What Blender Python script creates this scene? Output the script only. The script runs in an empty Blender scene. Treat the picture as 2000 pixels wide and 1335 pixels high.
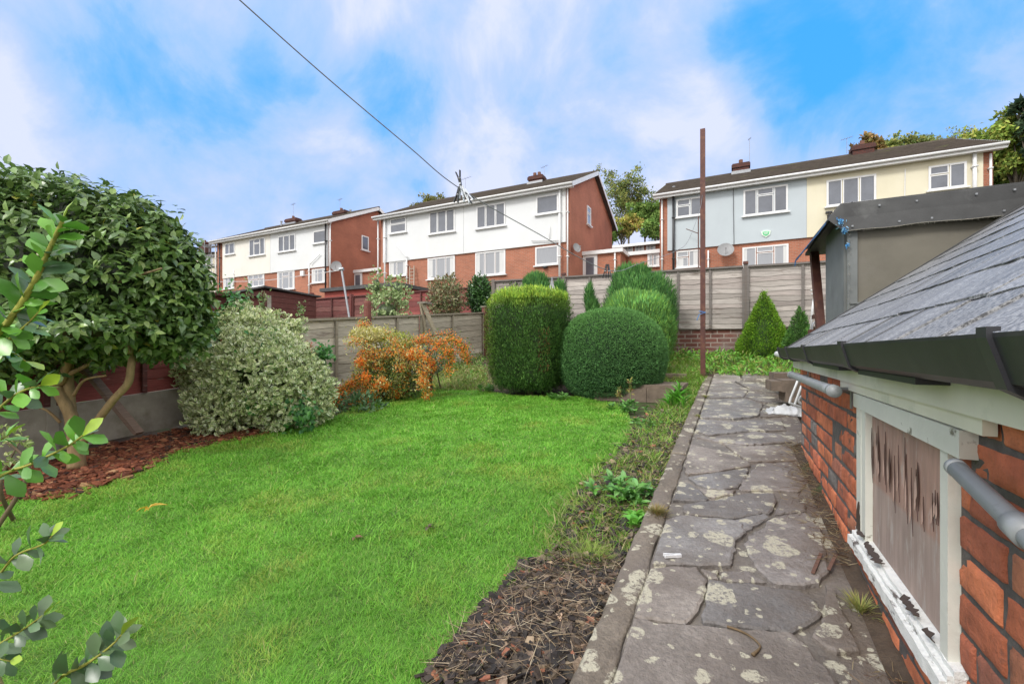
import bpy, math, random
import numpy as np
from mathutils import Vector
RS = np.random.RandomState
scene = bpy.context.scene
COL = scene.collection
FPX, HV = 876.0, 686.0          # focal length in photo pixels, photo row of the horizon
YAW = math.radians(26.46)
CA, SA = math.cos(YAW), math.sin(YAW)
Fv = np.array([-SA, CA, 0.0]); Rv = np.array([CA, SA, 0.0]); Zv = np.array([0, 0, 1.0])

def P(u, v, d):
    """world point seen at photo pixel (u,v) at depth d"""
    return Fv*d + Rv*((u-1000)/FPX*d) + Zv*(-(v-HV)/FPX*d)
def XonY(u, Y):                 # X of a point at pixel column u on the plane y=Y
    r = (u-1000)/FPX
    return Y*(r*CA-SA)/(CA+r*SA)
def YonX(u, X):
    r = (u-1000)/FPX
    return X*(CA+r*SA)/(r*CA-SA)
def depth(X, Y): return -X*SA+Y*CA
def onY(u, v, Y):               # point on plane y=Y
    X = XonY(u, Y); d = depth(X, Y); return np.array([X, Y, -(v-HV)/FPX*d])
def onX(u, v, X):
    Y = YonX(u, X); d = depth(X, Y); return np.array([X, Y, -(v-HV)/FPX*d])

# ---------------------------------------------------------------- value noise
def vnoise(x, y, s=1.0, seed=0):
    x = np.asarray(x, float)*s+seed*17.3+1000; y = np.asarray(y, float)*s+seed*5.7+1000
    xi = np.floor(x); yi = np.floor(y); fx = x-xi; fy = y-yi
    fx = fx*fx*(3-2*fx); fy = fy*fy*(3-2*fy)
    def h(a, b):
        t = np.sin(a*127.1+b*311.7+seed*74.7)*43758.5453
        return t-np.floor(t)
    return (h(xi, yi)*(1-fx)+h(xi+1, yi)*fx)*(1-fy)+(h(xi, yi+1)*(1-fx)+h(xi+1, yi+1)*fx)*fy
def fbm(x, y, s=1.0, seed=0, o=3):
    t = 0; a = .5
    for i in range(o): t = t+a*vnoise(x, y, s*2**i, seed+i*3); a *= .5
    return t/(1-.5**o)

# ---------------------------------------------------------------- terrain
def gz(X, Y):
    X = np.asarray(X, float); Y = np.asarray(Y, float)
    base = -1.13+.085*Y+.06*np.maximum(0, Y-6.3)
    up = .30+(Y-9.9)*.25
    right = np.where(Y < 9.9, base, np.where(Y < 21, up, 3.1))
    left = np.interp(Y, [-50, 0, 6, 12, 21, 33], [-3, -1.1, -.5, .8, 3.1, 3.1])
    f = np.clip((-5.75-X)/.5, 0, 1)
    z = right*(1-f)+left*f
    far = np.interp(Y, [33, 45, 60, 95, 160, 400], [0, 4.4, 8.0, 17, 26, 40])
    z = np.where(Y > 21, 3.1+far, z)
    z = np.where(Y < -3, np.maximum(z, -1.5+.02*(Y+3)), z)
    return z
def G(u, v, off=0.0):
    """ground point seen at pixel (first hit along the ray)"""
    d0 = P(u, v, 1.0)
    t = np.linspace(.3, 14, 4000)
    z = d0[2]*t; g = gz(d0[0]*t, d0[1]*t)+off
    k = np.argmax(z <= g)
    p = d0*t[k]; p[2] = float(gz(p[0], p[1])+off)
    return p

# ---------------------------------------------------------------- mesh builder
class MB:
    def __init__(s): s.V = []; s.F = []; s.C = []; s.M = []; s.n = 0
    def add(s, V, F, col=(1, 1, 1), mi=0):
        """F: int array (m,k) or list of such / list of tuples"""
        V = np.asarray(V, float).reshape(-1, 3)
        if isinstance(F, np.ndarray): F = [F]
        else:
            by = {}
            for f in F: by.setdefault(len(f), []).append(f)
            F = [np.array(v) for v in by.values()]
        for f in F: s.F.append(f+s.n); s.M.append(np.full(len(f), mi))
        c = np.asarray(col, float)
        if c.ndim == 1: c = np.repeat(c[None, :3], len(V), 0)
        s.V.append(V); s.C.append(c[:, :3]); s.n += len(V)
        return s
    def box(s, a, b, col=(1, 1, 1), rot=None, mi=0):
        x0, y0, z0 = [min(p, q) for p, q in zip(a, b)]; x1, y1, z1 = [max(p, q) for p, q in zip(a, b)]
        V = np.array([(x0,y0,z0),(x1,y0,z0),(x1,y1,z0),(x0,y1,z0),(x0,y0,z1),(x1,y0,z1),(x1,y1,z1),(x0,y1,z1)], float)
        if rot is not None:
            c = V.mean(0); V = (V-c)@np.array(rot).T+c
        F = np.array([(0,3,2,1),(4,5,6,7),(0,1,5,4),(1,2,6,5),(2,3,7,6),(3,0,4,7)])
        return s.add(V, F, col, mi)
    def beam(s, p, q, w, h, col=(1, 1, 1), up=(0, 0, 1)):
        """rectangular bar from p to q"""
        p = np.array(p, float); q = np.array(q, float); a = q-p; a /= np.linalg.norm(a)
        up = np.array(up, float)
        if abs(a@up) > .95: up = np.array([0, 1, 0.])
        sd = np.cross(a, up); sd /= np.linalg.norm(sd); n = np.cross(sd, a)
        V = []
        for e in (p, q):
            for i, j in ((-1,-1),(1,-1),(1,1),(-1,1)): V.append(e+sd*w/2*i+n*h/2*j)
        F = np.array([(0,1,2,3),(7,6,5,4),(0,4,5,1),(1,5,6,2),(2,6,7,3),(3,7,4,0)])
        return s.add(V, F, col)
    def tube(s, pts, rad, n=8, col=(1, 1, 1), cap=True):
        pts = np.array(pts, float); m = len(pts)
        rad = np.full(m, rad) if np.isscalar(rad) else np.array(rad, float)
        T = np.gradient(pts, axis=0); T /= np.linalg.norm(T, axis=1)[:, None]+1e-12
        u = np.array([0, 0, 1.]) if abs(T[0][2]) < .9 else np.array([1., 0, 0])
        V = []
        for i in range(m):
            sd = np.cross(T[i], u); sd /= np.linalg.norm(sd)+1e-12; nn = np.cross(sd, T[i]); u = nn
            a = np.linspace(0, 2*math.pi, n, endpoint=False)
            V.append(pts[i]+rad[i]*(np.cos(a)[:, None]*sd+np.sin(a)[:, None]*nn))
        V = np.concatenate(V)
        F = []
        for i in range(m-1):
            for j in range(n):
                k = (j+1) % n; F.append((i*n+j, i*n+k, (i+1)*n+k, (i+1)*n+j))
        if cap: F.append(tuple(range(n))[::-1]); F.append(tuple((m-1)*n+j for j in range(n)))
        return s.add(V, F, col)
    def ring(s, prof, c, n=24, col=(1, 1, 1)):
        """lathe: prof = [(r,z)] about vertical axis at c"""
        V = []; a = np.linspace(0, 2*math.pi, n, endpoint=False)
        for r, z in prof: V.append(np.stack([c[0]+r*np.cos(a), c[1]+r*np.sin(a), np.full(n, c[2]+z)], 1))
        F = [(i*n+j, i*n+(j+1) % n, (i+1)*n+(j+1) % n, (i+1)*n+j) for i in range(len(prof)-1) for j in range(n)]
        return s.add(np.concatenate(V), F, col)
    def prism(s, poly, vec, col=(1, 1, 1)):
        """closed polygon (3D pts) extruded by vec"""
        A = np.array(poly, float); n = len(A); V = np.concatenate([A, A+np.array(vec, float)])
        F = [tuple(range(n)), tuple(range(2*n-1, n-1, -1))]+[(j, j+n, (j+1) % n+n, (j+1) % n) for j in range(n)]
        return s.add(V, F, col)
    def build(s, name, mat=None, parent=None, smooth=False, auto=None):
        me = bpy.data.meshes.new(name)
        V = np.concatenate(s.V); C = np.concatenate(s.C)
        off = np.array(parent['_w'][:]) if parent is not None else np.zeros(3)
        V = V-off
        me.vertices.add(len(V)); me.vertices.foreach_set('co', V.astype(np.float32).ravel())
        lv = np.concatenate([f.ravel() for f in s.F]).astype(np.int32)
        ln = np.concatenate([np.full(len(f), f.shape[1]) for f in s.F])
        st = np.concatenate([[0], np.cumsum(ln)[:-1]]).astype(np.int32)
        me.loops.add(len(lv)); me.loops.foreach_set('vertex_index', lv)
        me.polygons.add(len(ln)); me.polygons.foreach_set('loop_start', st)
        me.polygons.foreach_set('material_index', np.concatenate(s.M).astype(np.int32))
        me.polygons.foreach_set('use_smooth', np.full(len(ln), bool(smooth)))
        at = me.color_attributes.new('col', 'FLOAT_COLOR', 'POINT')
        at.data.foreach_set('color', np.concatenate([C, np.ones((len(C), 1))], 1).astype(np.float32).ravel())
        me.update(calc_edges=True)
        for m in (mat if isinstance(mat, (list, tuple)) else [mat]):
            if m: me.materials.append(m)
        o = bpy.data.objects.new(name, me); COL.objects.link(o)
        if parent is not None: o.parent = parent
        o['_w'] = [float(x) for x in off]
        return o

def tag(o, label=None, cat=None, group=None, kind=None):
    if label: o['label'] = label
    if cat: o['category'] = cat
    if group: o['group'] = group
    if kind: o['kind'] = kind
    return o
def thing(name, label, cat, loc, group=None, kind=None):
    o = bpy.data.objects.new(name, None); COL.objects.link(o)
    o.location = [float(x) for x in loc]; o['_w'] = [float(x) for x in loc]
    o.empty_display_size = .1
    return tag(o, label, cat, group, kind)
def struct(name, mb, mat, smooth=False): return tag(mb.build(name, mat, None, smooth), kind='structure')
def dup(root, loc, rz=0, label=None, scale=None):
    r = root.copy(); COL.objects.link(r); r.location = loc; r.rotation_euler = (0, 0, rz)
    if scale: r.scale = (scale,)*3
    if label: r['label'] = label
    def rec(src, dst):
        for ch in src.children:
            c = ch.copy(); COL.objects.link(c); c.parent = dst; rec(ch, c)
    rec(root, r); return r

# ---------------------------------------------------------------- materials
def mat_new(name):
    m = bpy.data.materials.new(name); m.use_nodes = True
    nt = m.node_tree; b = nt.nodes['Principled BSDF']; return m, nt, b
def nd(nt, t, **k):
    n = nt.nodes.new(t)
    for a, v in k.items():
        if a in n.inputs: n.inputs[a].default_value = v
        else: setattr(n, a, v)
    return n
def objco(nt, scale=(1, 1, 1)):
    g = nd(nt, 'ShaderNodeNewGeometry')
    m = nd(nt, 'ShaderNodeMapping'); m.inputs['Scale'].default_value = scale
    nt.links.new(g.outputs['Position'], m.inputs['Vector']); return m.outputs['Vector']
def ramp(nt, fac, stops):
    r = nd(nt, 'ShaderNodeValToRGB'); e = r.color_ramp.elements
    while len(e) < len(stops): e.new(.5)
    for i, (p, c) in enumerate(stops):
        e[i].position = p; e[i].color = (*c, 1) if len(c) == 3 else c
    nt.links.new(fac, r.inputs['Fac']); return r.outputs['Color']
def mixc(nt, fac, a, b, mode='MIX'):
    m = nd(nt, 'ShaderNodeMix', data_type='RGBA', blend_type=mode)
    for sock, v in ((m.inputs[0], fac), (m.inputs[6], a), (m.inputs[7], b)):
        if isinstance(v, (int, float)): sock.default_value = v
        elif isinstance(v, tuple): sock.default_value = (*v[:3], 1)
        else: nt.links.new(v, sock)
    return m.outputs[2]
def bump(nt, b, h, s=.3, dist=.01):
    n = nd(nt, 'ShaderNodeBump'); n.inputs['Strength'].default_value = s; n.inputs['Distance'].default_value = dist
    nt.links.new(h, n.inputs['Height']); nt.links.new(n.outputs['Normal'], b.inputs['Normal'])
def noise(nt, vec, scale=5, detail=4, rough=.6, dist=0):
    n = nd(nt, 'ShaderNodeTexNoise'); n.inputs['Scale'].default_value = scale; n.inputs['Detail'].default_value = detail
    n.inputs['Roughness'].default_value = rough; n.inputs['Distortion'].default_value = dist
    nt.links.new(vec, n.inputs['Vector']); return n.outputs['Fac']
def mat(name, col=None, rough=.6, var=.25, scale=6, stretch=(1, 1, 1), bmp=0, bscale=40, spec=.5, metal=0, bdist=.004, stain=None, stainlo=.5, stainhi=.7, sscale=2, sstretch=(1,1,1), trans=0):
    """col None -> vertex colour; mottled by noise; optional stain colour patches"""
    m, nt, b = mat_new(name)
    v = objco(nt, stretch)
    if col is None:
        a = nd(nt, 'ShaderNodeAttribute', attribute_name='col'); base = a.outputs['Color']
    else:
        rgb = nd(nt, 'ShaderNodeRGB'); rgb.outputs[0].default_value = (*col, 1); base = rgb.outputs[0]
    f = noise(nt, v, scale, 5)
    g = ramp(nt, f, [(.25, (1-var,)*3), (.75, (1+var,)*3)])
    c = mixc(nt, 1.0, base, g, 'MULTIPLY')
    if stain:
        sv = objco(nt, sstretch)
        sf = ramp(nt, noise(nt, sv, sscale, 6, .65), [(stainlo, (0, 0, 0)), (stainhi, (1, 1, 1))])
        c = mixc(nt, sf, c, stain)
    nt.links.new(c, b.inputs['Base Color'])
    b.inputs['Roughness'].default_value = rough; b.inputs['Metallic'].default_value = metal
    b.inputs['Specular IOR Level'].default_value = spec
    if bmp: bump(nt, b, noise(nt, v, bscale, 6, .65), bmp, bdist)
    if trans:
        t = nd(nt, 'ShaderNodeBsdfTranslucent'); nt.links.new(c, t.inputs['Color'])
        mx = nd(nt, 'ShaderNodeMixShader'); mx.inputs[0].default_value = trans
        nt.links.new(b.outputs[0], mx.inputs[1]); nt.links.new(t.outputs[0], mx.inputs[2])
        nt.links.new(mx.outputs[0], nt.nodes['Material Output'].inputs['Surface'])
    return m
def mat_brick(name, c1, c2, mortar, bw=.225, rh=.075, ms=.012, rough=.85, stain=None):
    m, nt, b = mat_new(name)
    g = nd(nt, 'ShaderNodeNewGeometry'); s = nd(nt, 'ShaderNodeSeparateXYZ'); nt.links.new(g.outputs['Position'], s.inputs[0])
    ad = nd(nt, 'ShaderNodeMath', operation='ADD'); nt.links.new(s.outputs[0], ad.inputs[0]); nt.links.new(s.outputs[1], ad.inputs[1])
    cb = nd(nt, 'ShaderNodeCombineXYZ'); nt.links.new(ad.outputs[0], cb.inputs[0]); nt.links.new(s.outputs[2], cb.inputs[1])
    t = nd(nt, 'ShaderNodeTexBrick'); nt.links.new(cb.outputs[0], t.inputs['Vector'])
    t.inputs['Scale'].default_value = 1; t.inputs['Brick Width'].default_value = bw; t.inputs['Row Height'].default_value = rh
    t.inputs['Mortar Size'].default_value = ms; t.inputs['Color1'].default_value = (*c1, 1); t.inputs['Color2'].default_value = (*c2, 1)
    t.inputs['Mortar'].default_value = (*mortar, 1); t.inputs['Mortar Smooth'].default_value = .2; t.inputs['Bias'].default_value = -.1
    n = noise(nt, objco(nt), .8, 5); gr = ramp(nt, n, [(.25, (.75, .75, .75)), (.75, (1.2, 1.2, 1.2))])
    c = mixc(nt, 1, t.outputs['Color'], gr, 'MULTIPLY')
    n2 = noise(nt, objco(nt), 25, 4); c = mixc(nt, 1, c, ramp(nt, n2, [(.2, (.8, .8, .8)), (.8, (1.2, 1.2, 1.2))]), 'MULTIPLY')
    if stain:
        sf = ramp(nt, noise(nt, objco(nt), 1.6, 6, .7), [(.52, (0, 0, 0)), (.7, (.75,)*3)]); c = mixc(nt, sf, c, stain)
    nt.links.new(c, b.inputs['Base Color']); b.inputs['Roughness'].default_value = rough
    inv = nd(nt, 'ShaderNodeMath', operation='SUBTRACT'); inv.inputs[0].default_value = 1; nt.links.new(t.outputs['Fac'], inv.inputs[1])
    bump(nt, b, inv.outputs[0], .5, .006)
    return m

M = {}
M['ground'] = mat('soil', (.075, .052, .035), .95, .5, 9, bmp=.8, bscale=30, bdist=.02, stain=(.05, .09, .02), stainlo=.5, stainhi=.62, sscale=1.5)
M['lawn'] = mat('lawn_soil', (.085, .19, .025), .95, .5, 8, bmp=.6, bscale=50, bdist=.01)
M['leaf'] = mat('leaf', None, .42, .22, 18, trans=.22, spec=.5)
M['leaf_gloss'] = mat('glossy_leaf', None, .33, .2, 14, trans=.14, spec=.6)
M['leaf_matt'] = mat('matt_leaf', None, .7, .2, 18, trans=.2, spec=.25)
M['grass'] = mat('grass_blade', None, .5, .15, 3, trans=.3, spec=.35)
M['far_leaf'] = mat('far_leaf', None, .7, .25, .4, trans=.2, spec=.2)
M['chip'] = mat('bark_chip', None, .75, .35, 60, bmp=.5, bscale=120, bdist=.003, spec=.4)
M['bark'] = mat('tree_bark', None, .85, .35, 30, stretch=(1, 1, .35), bmp=.8, bscale=60, bdist=.006)
M['brick_house'] = mat_brick('house_brick', (.45, .155, .085), (.35, .12, .068), (.38, .22, .16))
M['brick_side'] = mat_brick('gable_brick', (.42, .145, .085), (.37, .125, .075), (.34, .15, .10))
M['brick_wall'] = mat_brick('garden_wall_brick', (.20, .075, .058), (.14, .055, .045), (.34, .27, .235), .24, .088, .012, stain=(.23, .19, .17))
M['brick_chim'] = mat_brick('chimney_brick', (.12, .035, .025), (.07, .025, .02), (.06, .04, .035))
M['brick_near'] = mat('shed_brick', None, .88, .38, 16, bmp=1.0, bscale=75, bdist=.010, stain=(.10, .075, .065), stainlo=.6, stainhi=.72, sscale=9)
M['mortar'] = mat('dark_mortar', (.115, .105, .098), .95, .4, 30, bmp=1, bscale=90, bdist=.006)
M['clad_white'] = mat('white_cladding', (.70, .715, .73), .6, .05, .8, bmp=.1, bscale=30, stain=(.70, .70, .68), stainlo=.5, stainhi=.85, sscale=.7, sstretch=(1, 1, .35))
M['clad_cream'] = mat('cream_cladding', (.71, .66, .51), .6, .05, .8, stain=(.66, .60, .42), stainlo=.55, stainhi=.9, sscale=.7, sstretch=(1, 1, .35))
M['clad_beige'] = mat('beige_cladding', (.76, .73, .67), .6, .06, .8, stain=(.55, .50, .43), stainlo=.5, stainhi=.85, sscale=.7, sstretch=(1, 1, .35))
M['clad_blue'] = mat('pale_blue_cladding', (.475, .53, .57), .6, .05, .8, stain=(.43, .48, .53), stainlo=.5, stainhi=.9, sscale=.7, sstretch=(1, 1, .35))
M['upvc'] = mat('white_plastic', (.76, .76, .77), .35, .05, 3, stain=(.6, .6, .57), stainlo=.55, stainhi=.9, sscale=4)
M['roof'] = mat('roof_tile', (.070, .055, .044), .85, .4, 3, bmp=.8, bscale=20, bdist=.02, stain=(.10, .11, .035), stainlo=.6, stainhi=.72, sscale=.9)
M['black_pl'] = mat('black_pipe', (.03, .03, .035), .4, .3, 5)
M['glass_dark'] = mat('window_glass', (.12, .13, .16), .05, .3, 1.2, spec=.9)
M['glass_pale'] = mat('curtained_glass', (.30, .31, .34), .12, .12, 6, stretch=(8, 8, .3), spec=.8)
M['curtain'] = mat('curtain', (.62, .62, .62), .8, .12, 6, stretch=(8, 8, .3))
M['metal'] = mat('galvanised_metal', (.30, .31, .33), .45, .2, 20, metal=.6)
M['rust'] = mat('rust_painted_steel', (.095, .032, .024), .6, .45, 6, bmp=.3, bscale=60, stain=(.17, .07, .04), stainlo=.5, stainhi=.7, sscale=10)
M['red_wood'] = mat('red_stained_wood', None, .75, .4, 5, stretch=(1.5, 1.5, 25), bmp=.5, bscale=12, bdist=.004, stain=(.34, .26, .24), stainlo=.61, stainhi=.72, sscale=7, sstretch=(1, 1, 6))
M['grey_wood'] = mat('weathered_wood', None, .85, .34, 4, stretch=(1.4, 1.4, 30), bmp=.7, bscale=10, bdist=.005, stain=(.16, .12, .10), stainlo=.58, stainhi=.75, sscale=2.2, sstretch=(1, 1, 4))
M['concrete'] = mat('concrete', (.33, .30, .26), .9, .3, 5, bmp=.6, bscale=70, bdist=.004, stain=(.20, .18, .14), stainlo=.5, stainhi=.7, sscale=3)
M['felt'] = mat('roofing_felt', (.055, .055, .056), .55, .3, 7, bmp=.5, bscale=150, bdist=.002, stain=(.12, .12, .12), stainlo=.55, stainhi=.75, sscale=5)
M['painted_grey'] = mat('grey_painted_timber', (.17, .18, .18), .8, .18, 5, bmp=.3, bscale=80, bdist=.003)
M['brown_felt'] = mat('brown_weathered_board', (.17, .155, .125), .75, .22, 2.2, bmp=.4, bscale=110, bdist=.003, stain=(.18, .165, .14), stainlo=.56, stainhi=.8, sscale=3)
M['white_paint'] = mat('old_white_paint', (.66, .66, .60), .6, .12, 4, bmp=.5, bscale=60, bdist=.003, stain=(.20, .18, .14), stainlo=.62, stainhi=.68, sscale=16)
M['peel_paint'] = mat('peeling_white_paint', (.78, .78, .76), .6, .08, 8, bmp=1, bscale=70, bdist=.006, stain=(.13, .11, .10), stainlo=.58, stainhi=.66, sscale=30, sstretch=(1, .35, 1))
M['fascia'] = mat('pale_green_fascia_paint', (.76, .74, .61), .6, .10, 4, stretch=(1, 1, .3), bmp=.2, bscale=40, stain=(.50, .52, .40), stainlo=.55, stainhi=.8, sscale=6)
M['gutter'] = mat('black_gutter_plastic', (.026, .026, .030), .42, .3, 9, stain=(.07, .066, .064), stainlo=.5, stainhi=.8, sscale=5, sstretch=(1, 1, .6), spec=.4)
M['grey_pl'] = mat('grey_plastic', (.30, .315, .33), .42, .12, 12, stain=(.15, .15, .15), stainlo=.6, stainhi=.75, sscale=20)
M['plastic_white'] = mat('white_film', (.75, .76, .78), .35, .08, 10, trans=.3)
M['blue'] = mat('blue_tarp', (.05, .22, .55), .6, .3, 30)
M['dish'] = mat('dish_paint', (.26, .26, .27), .5, .1, 8)
M['rope'] = mat('line_rope', (.20, .21, .23), .7, .2, 40)
M['attr'] = mat('painted', None, .55, .12, 12)
M['veneer'] = mat('veneer', None, .8, .2, 5, stretch=(9, 9, 1), bmp=.5, bscale=20, bdist=.003, stain=(.46, .41, .38), stainlo=.54, stainhi=.72, sscale=8, sstretch=(4, 4, 1))
M['stoneblk'] = mat('stone_block', (.17, .13, .10), .9, .35, 8, bmp=.8, bscale=40, bdist=.01)

def mat_flag(name, vertex=True, basec=(.19, .168, .148)):
    """wet stone with pale lichen blotches"""
    m, nt, b = mat_new(name)
    v = objco(nt)
    if vertex: base = nd(nt, 'ShaderNodeAttribute', attribute_name='col').outputs['Color']
    else:
        r = nd(nt, 'ShaderNodeRGB'); r.outputs[0].default_value = (*basec, 1); base = r.outputs[0]
    c = mixc(nt, 1, base, ramp(nt, noise(nt, v, 3, 7, .65, .6), [(.3, (.62, .60, .58)), (.7, (1.35, 1.35, 1.35))]), 'MULTIPLY')
    c = mixc(nt, 1, c, ramp(nt, noise(nt, v, 60, 4), [(.3, (.8,)*3), (.7, (1.2,)*3)]), 'MULTIPLY')
    # brown dirt
    c = mixc(nt, ramp(nt, noise(nt, v, 2.1, 6, .7), [(.46, (0, 0, 0)), (.66, (.85,)*3)]), c, (.17, .14, .12))
    # trodden earth thickest towards the shed wall
    sx = nd(nt, 'ShaderNodeSeparateXYZ'); nt.links.new(v, sx.inputs[0])
    ma = nd(nt, 'ShaderNodeMath', operation='MULTIPLY_ADD'); nt.links.new(noise(nt, v, 3.2, 7, .7), ma.inputs[0]); ma.inputs[1].default_value = .9; nt.links.new(sx.outputs[0], ma.inputs[2])
    ey = nd(nt, 'ShaderNodeMapRange'); nt.links.new(ma.outputs[0], ey.inputs[0]); ey.inputs[1].default_value = .60; ey.inputs[2].default_value = .84; ey.inputs[4].default_value = .82
    c = mixc(nt, ey.outputs[0], c, (.155, .118, .09))
    # round lichen blotches: distorted voronoi cells, only some of them
    wv = nd(nt, 'ShaderNodeTexNoise'); wv.inputs['Scale'].default_value = 9; wv.inputs['Detail'].default_value = 5; nt.links.new(v, wv.inputs['Vector'])
    add = nd(nt, 'ShaderNodeVectorMath', operation='MULTIPLY_ADD'); nt.links.new(wv.outputs['Color'], add.inputs[0])
    add.inputs[1].default_value = (.10, .10, .0); nt.links.new(v, add.inputs[2])
    tot = None
    for sc, th, keep in ((4.5, .30, .72), (9, .27, .74), (24, .25, .80)):
        vo = nd(nt, 'ShaderNodeTexVoronoi'); vo.inputs['Scale'].default_value = sc; vo.voronoi_dimensions = '2D'; nt.links.new(add.outputs[0], vo.inputs['Vector'])
        rr = ramp(nt, vo.outputs['Distance'], [(th-.03, (1,)*3), (th, (0,)*3)])
        sp = nd(nt, 'ShaderNodeSeparateColor'); nt.links.new(vo.outputs['Color'], sp.inputs[0])
        gt = nd(nt, 'ShaderNodeMath', operation='GREATER_THAN'); nt.links.new(sp.outputs[0], gt.inputs[0]); gt.inputs[1].default_value = keep
        mu = nd(nt, 'ShaderNodeMath', operation='MULTIPLY'); nt.links.new(rr, mu.inputs[0]); nt.links.new(gt.outputs[0], mu.inputs[1])
        if tot is None: tot = mu.outputs[0]
        else:
            mm = nd(nt, 'ShaderNodeMath', operation='MAXIMUM'); nt.links.new(tot, mm.inputs[0]); nt.links.new(mu.outputs[0], mm.inputs[1]); tot = mm.outputs[0]
    nn = ramp(nt, noise(nt, v, 45, 5, .8), [(.43, (0, 0, 0)), (.50, (1, 1, 1))])
    mu = nd(nt, 'ShaderNodeMath', operation='MULTIPLY'); nt.links.new(tot, mu.inputs[0]); nt.links.new(nn, mu.inputs[1])
    mu2 = nd(nt, 'ShaderNodeMath', operation='MULTIPLY'); nt.links.new(mu.outputs[0], mu2.inputs[0]); mu2.inputs[1].default_value = .95
    c = mixc(nt, mu2.outputs[0], c, (.50, .47, .37))
    nt.links.new(c, b.inputs['Base Color'])
    rr = ramp(nt, noise(nt, v, 4, 5), [(.35, (.30,)*3), (.7, (.75,)*3)]); 
    rx = nd(nt, 'ShaderNodeMath', operation='MAXIMUM'); nt.links.new(rr, rx.inputs[0]); nt.links.new(mu.outputs[0], rx.inputs[1])
    nt.links.new(rx.outputs[0], b.inputs['Roughness'])
    h = nd(nt, 'ShaderNodeMath', operation='ADD'); nt.links.new(noise(nt, v, 14, 9, .7), h.inputs[0]); nt.links.new(noise(nt, v, 70, 4, .7), h.inputs[1])
    bump(nt, b, h.outputs[0], .8, .012)
    return m
M['flag'] = mat_flag('flagstone'); M['pathbase'] = mat_flag('path_mortar', False)

def mat_slate():
    m, nt, b = mat_new('slate')
    base = nd(nt, 'ShaderNodeAttribute', attribute_name='col').outputs['Color']
    g = nd(nt, 'ShaderNodeNewGeometry'); mp = nd(nt, 'ShaderNodeMapping', vector_type='POINT')
    mp.inputs['Rotation'].default_value = (0, math.radians(35), 0); mp.inputs['Scale'].default_value = (1, 1, 1)
    nt.links.new(g.outputs['Position'], mp.inputs['Vector'])
    m2 = nd(nt, 'ShaderNodeMapping'); m2.inputs['Scale'].default_value = (4, 60, 4); nt.links.new(mp.outputs[0], m2.inputs['Vector'])
    m3 = nd(nt, 'ShaderNodeMapping'); m3.inputs['Scale'].default_value = (1.2, 16, 1.2); nt.links.new(mp.outputs[0], m3.inputs['Vector'])
    f1 = noise(nt, m2.outputs[0], 1, 5, .7); f2 = noise(nt, m3.outputs[0], 1, 6, .7); f3 = noise(nt, g.outputs['Position'], 130, 3, .7)
    c = mixc(nt, 1, base, ramp(nt, f1, [(.3, (.55,)*3), (.7, (1.35,)*3)]), 'MULTIPLY')
    s = nd(nt, 'ShaderNodeMath', operation='MULTIPLY'); nt.links.new(ramp(nt, f2, [(.38, (0,)*3), (.56, (1,)*3)]), s.inputs[0]); nt.links.new(ramp(nt, f3, [(.42, (0,)*3), (.6, (1,)*3)]), s.inputs[1])
    s2 = nd(nt, 'ShaderNodeMath', operation='MULTIPLY'); nt.links.new(s.outputs[0], s2.inputs[0]); s2.inputs[1].default_value = .50
    c = mixc(nt, s2.outputs[0], c, (.66, .66, .67))
    nt.links.new(c, b.inputs['Base Color']); b.inputs['Roughness'].default_value = .5
    bump(nt, b, f1, .6, .003); return m
M['slate'] = mat_slate()

# ---------------------------------------------------------------- camera
cam = bpy.data.cameras.new('camera'); co = bpy.data.objects.new('camera', cam); COL.objects.link(co); scene.camera = co
cam.sensor_width = 36; cam.lens = FPX/2000*36; cam.shift_y = (HV-667.5)/2000; cam.clip_start = .03; cam.clip_end = 2000
co.location = (0, 0, 0); co.rotation_euler = (math.pi/2, 0, YAW)
scene.view_settings.view_transform = 'Standard'; scene.view_settings.look = 'None'; scene.view_settings.exposure = EXPO if 'EXPO' in globals() else 0.6
scene.view_settings.gamma = 1

# ---------------------------------------------------------------- sky and sun
SUN_EL, SUN_AZ = math.radians(42), math.radians(200)    # azimuth clockwise from +Y
w = bpy.data.worlds.new('World'); scene.world = w; w.use_nodes = True; nt = w.node_tree
bg = nt.nodes['Background']
sky = nd(nt, 'ShaderNodeTexSky', sky_type='NISHITA', sun_disc=False); sky.sun_elevation = SUN_EL; sky.sun_rotation = SUN_AZ
sky.air_density = 1.0; sky.dust_density = .3; sky.ozone_density = 2.0
tc = nd(nt, 'ShaderNodeTexCoord')
vn = nd(nt, 'ShaderNodeVectorMath', operation='NORMALIZE'); nt.links.new(tc.outputs['Generated'], vn.inputs[0]); D = vn.outputs[0]
def lobe(u, v, r0, r1, amp):
    q = P(u, v, 1.0); q = q/np.linalg.norm(q)
    dt = nd(nt, 'ShaderNodeVectorMath', operation='DOT_PRODUCT'); nt.links.new(wd, dt.inputs[0]); dt.inputs[1].default_value = q
    mr = nd(nt, 'ShaderNodeMapRange', interpolation_type='SMOOTHSTEP'); nt.links.new(dt.outputs['Value'], mr.inputs['Value'])
    mr.inputs['From Min'].default_value = math.cos(math.radians(r1)); mr.inputs['From Max'].default_value = math.cos(math.radians(r0))
    mr.inputs['To Min'].default_value = 0; mr.inputs['To Max'].default_value = amp
    return mr.outputs['Result']
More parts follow.
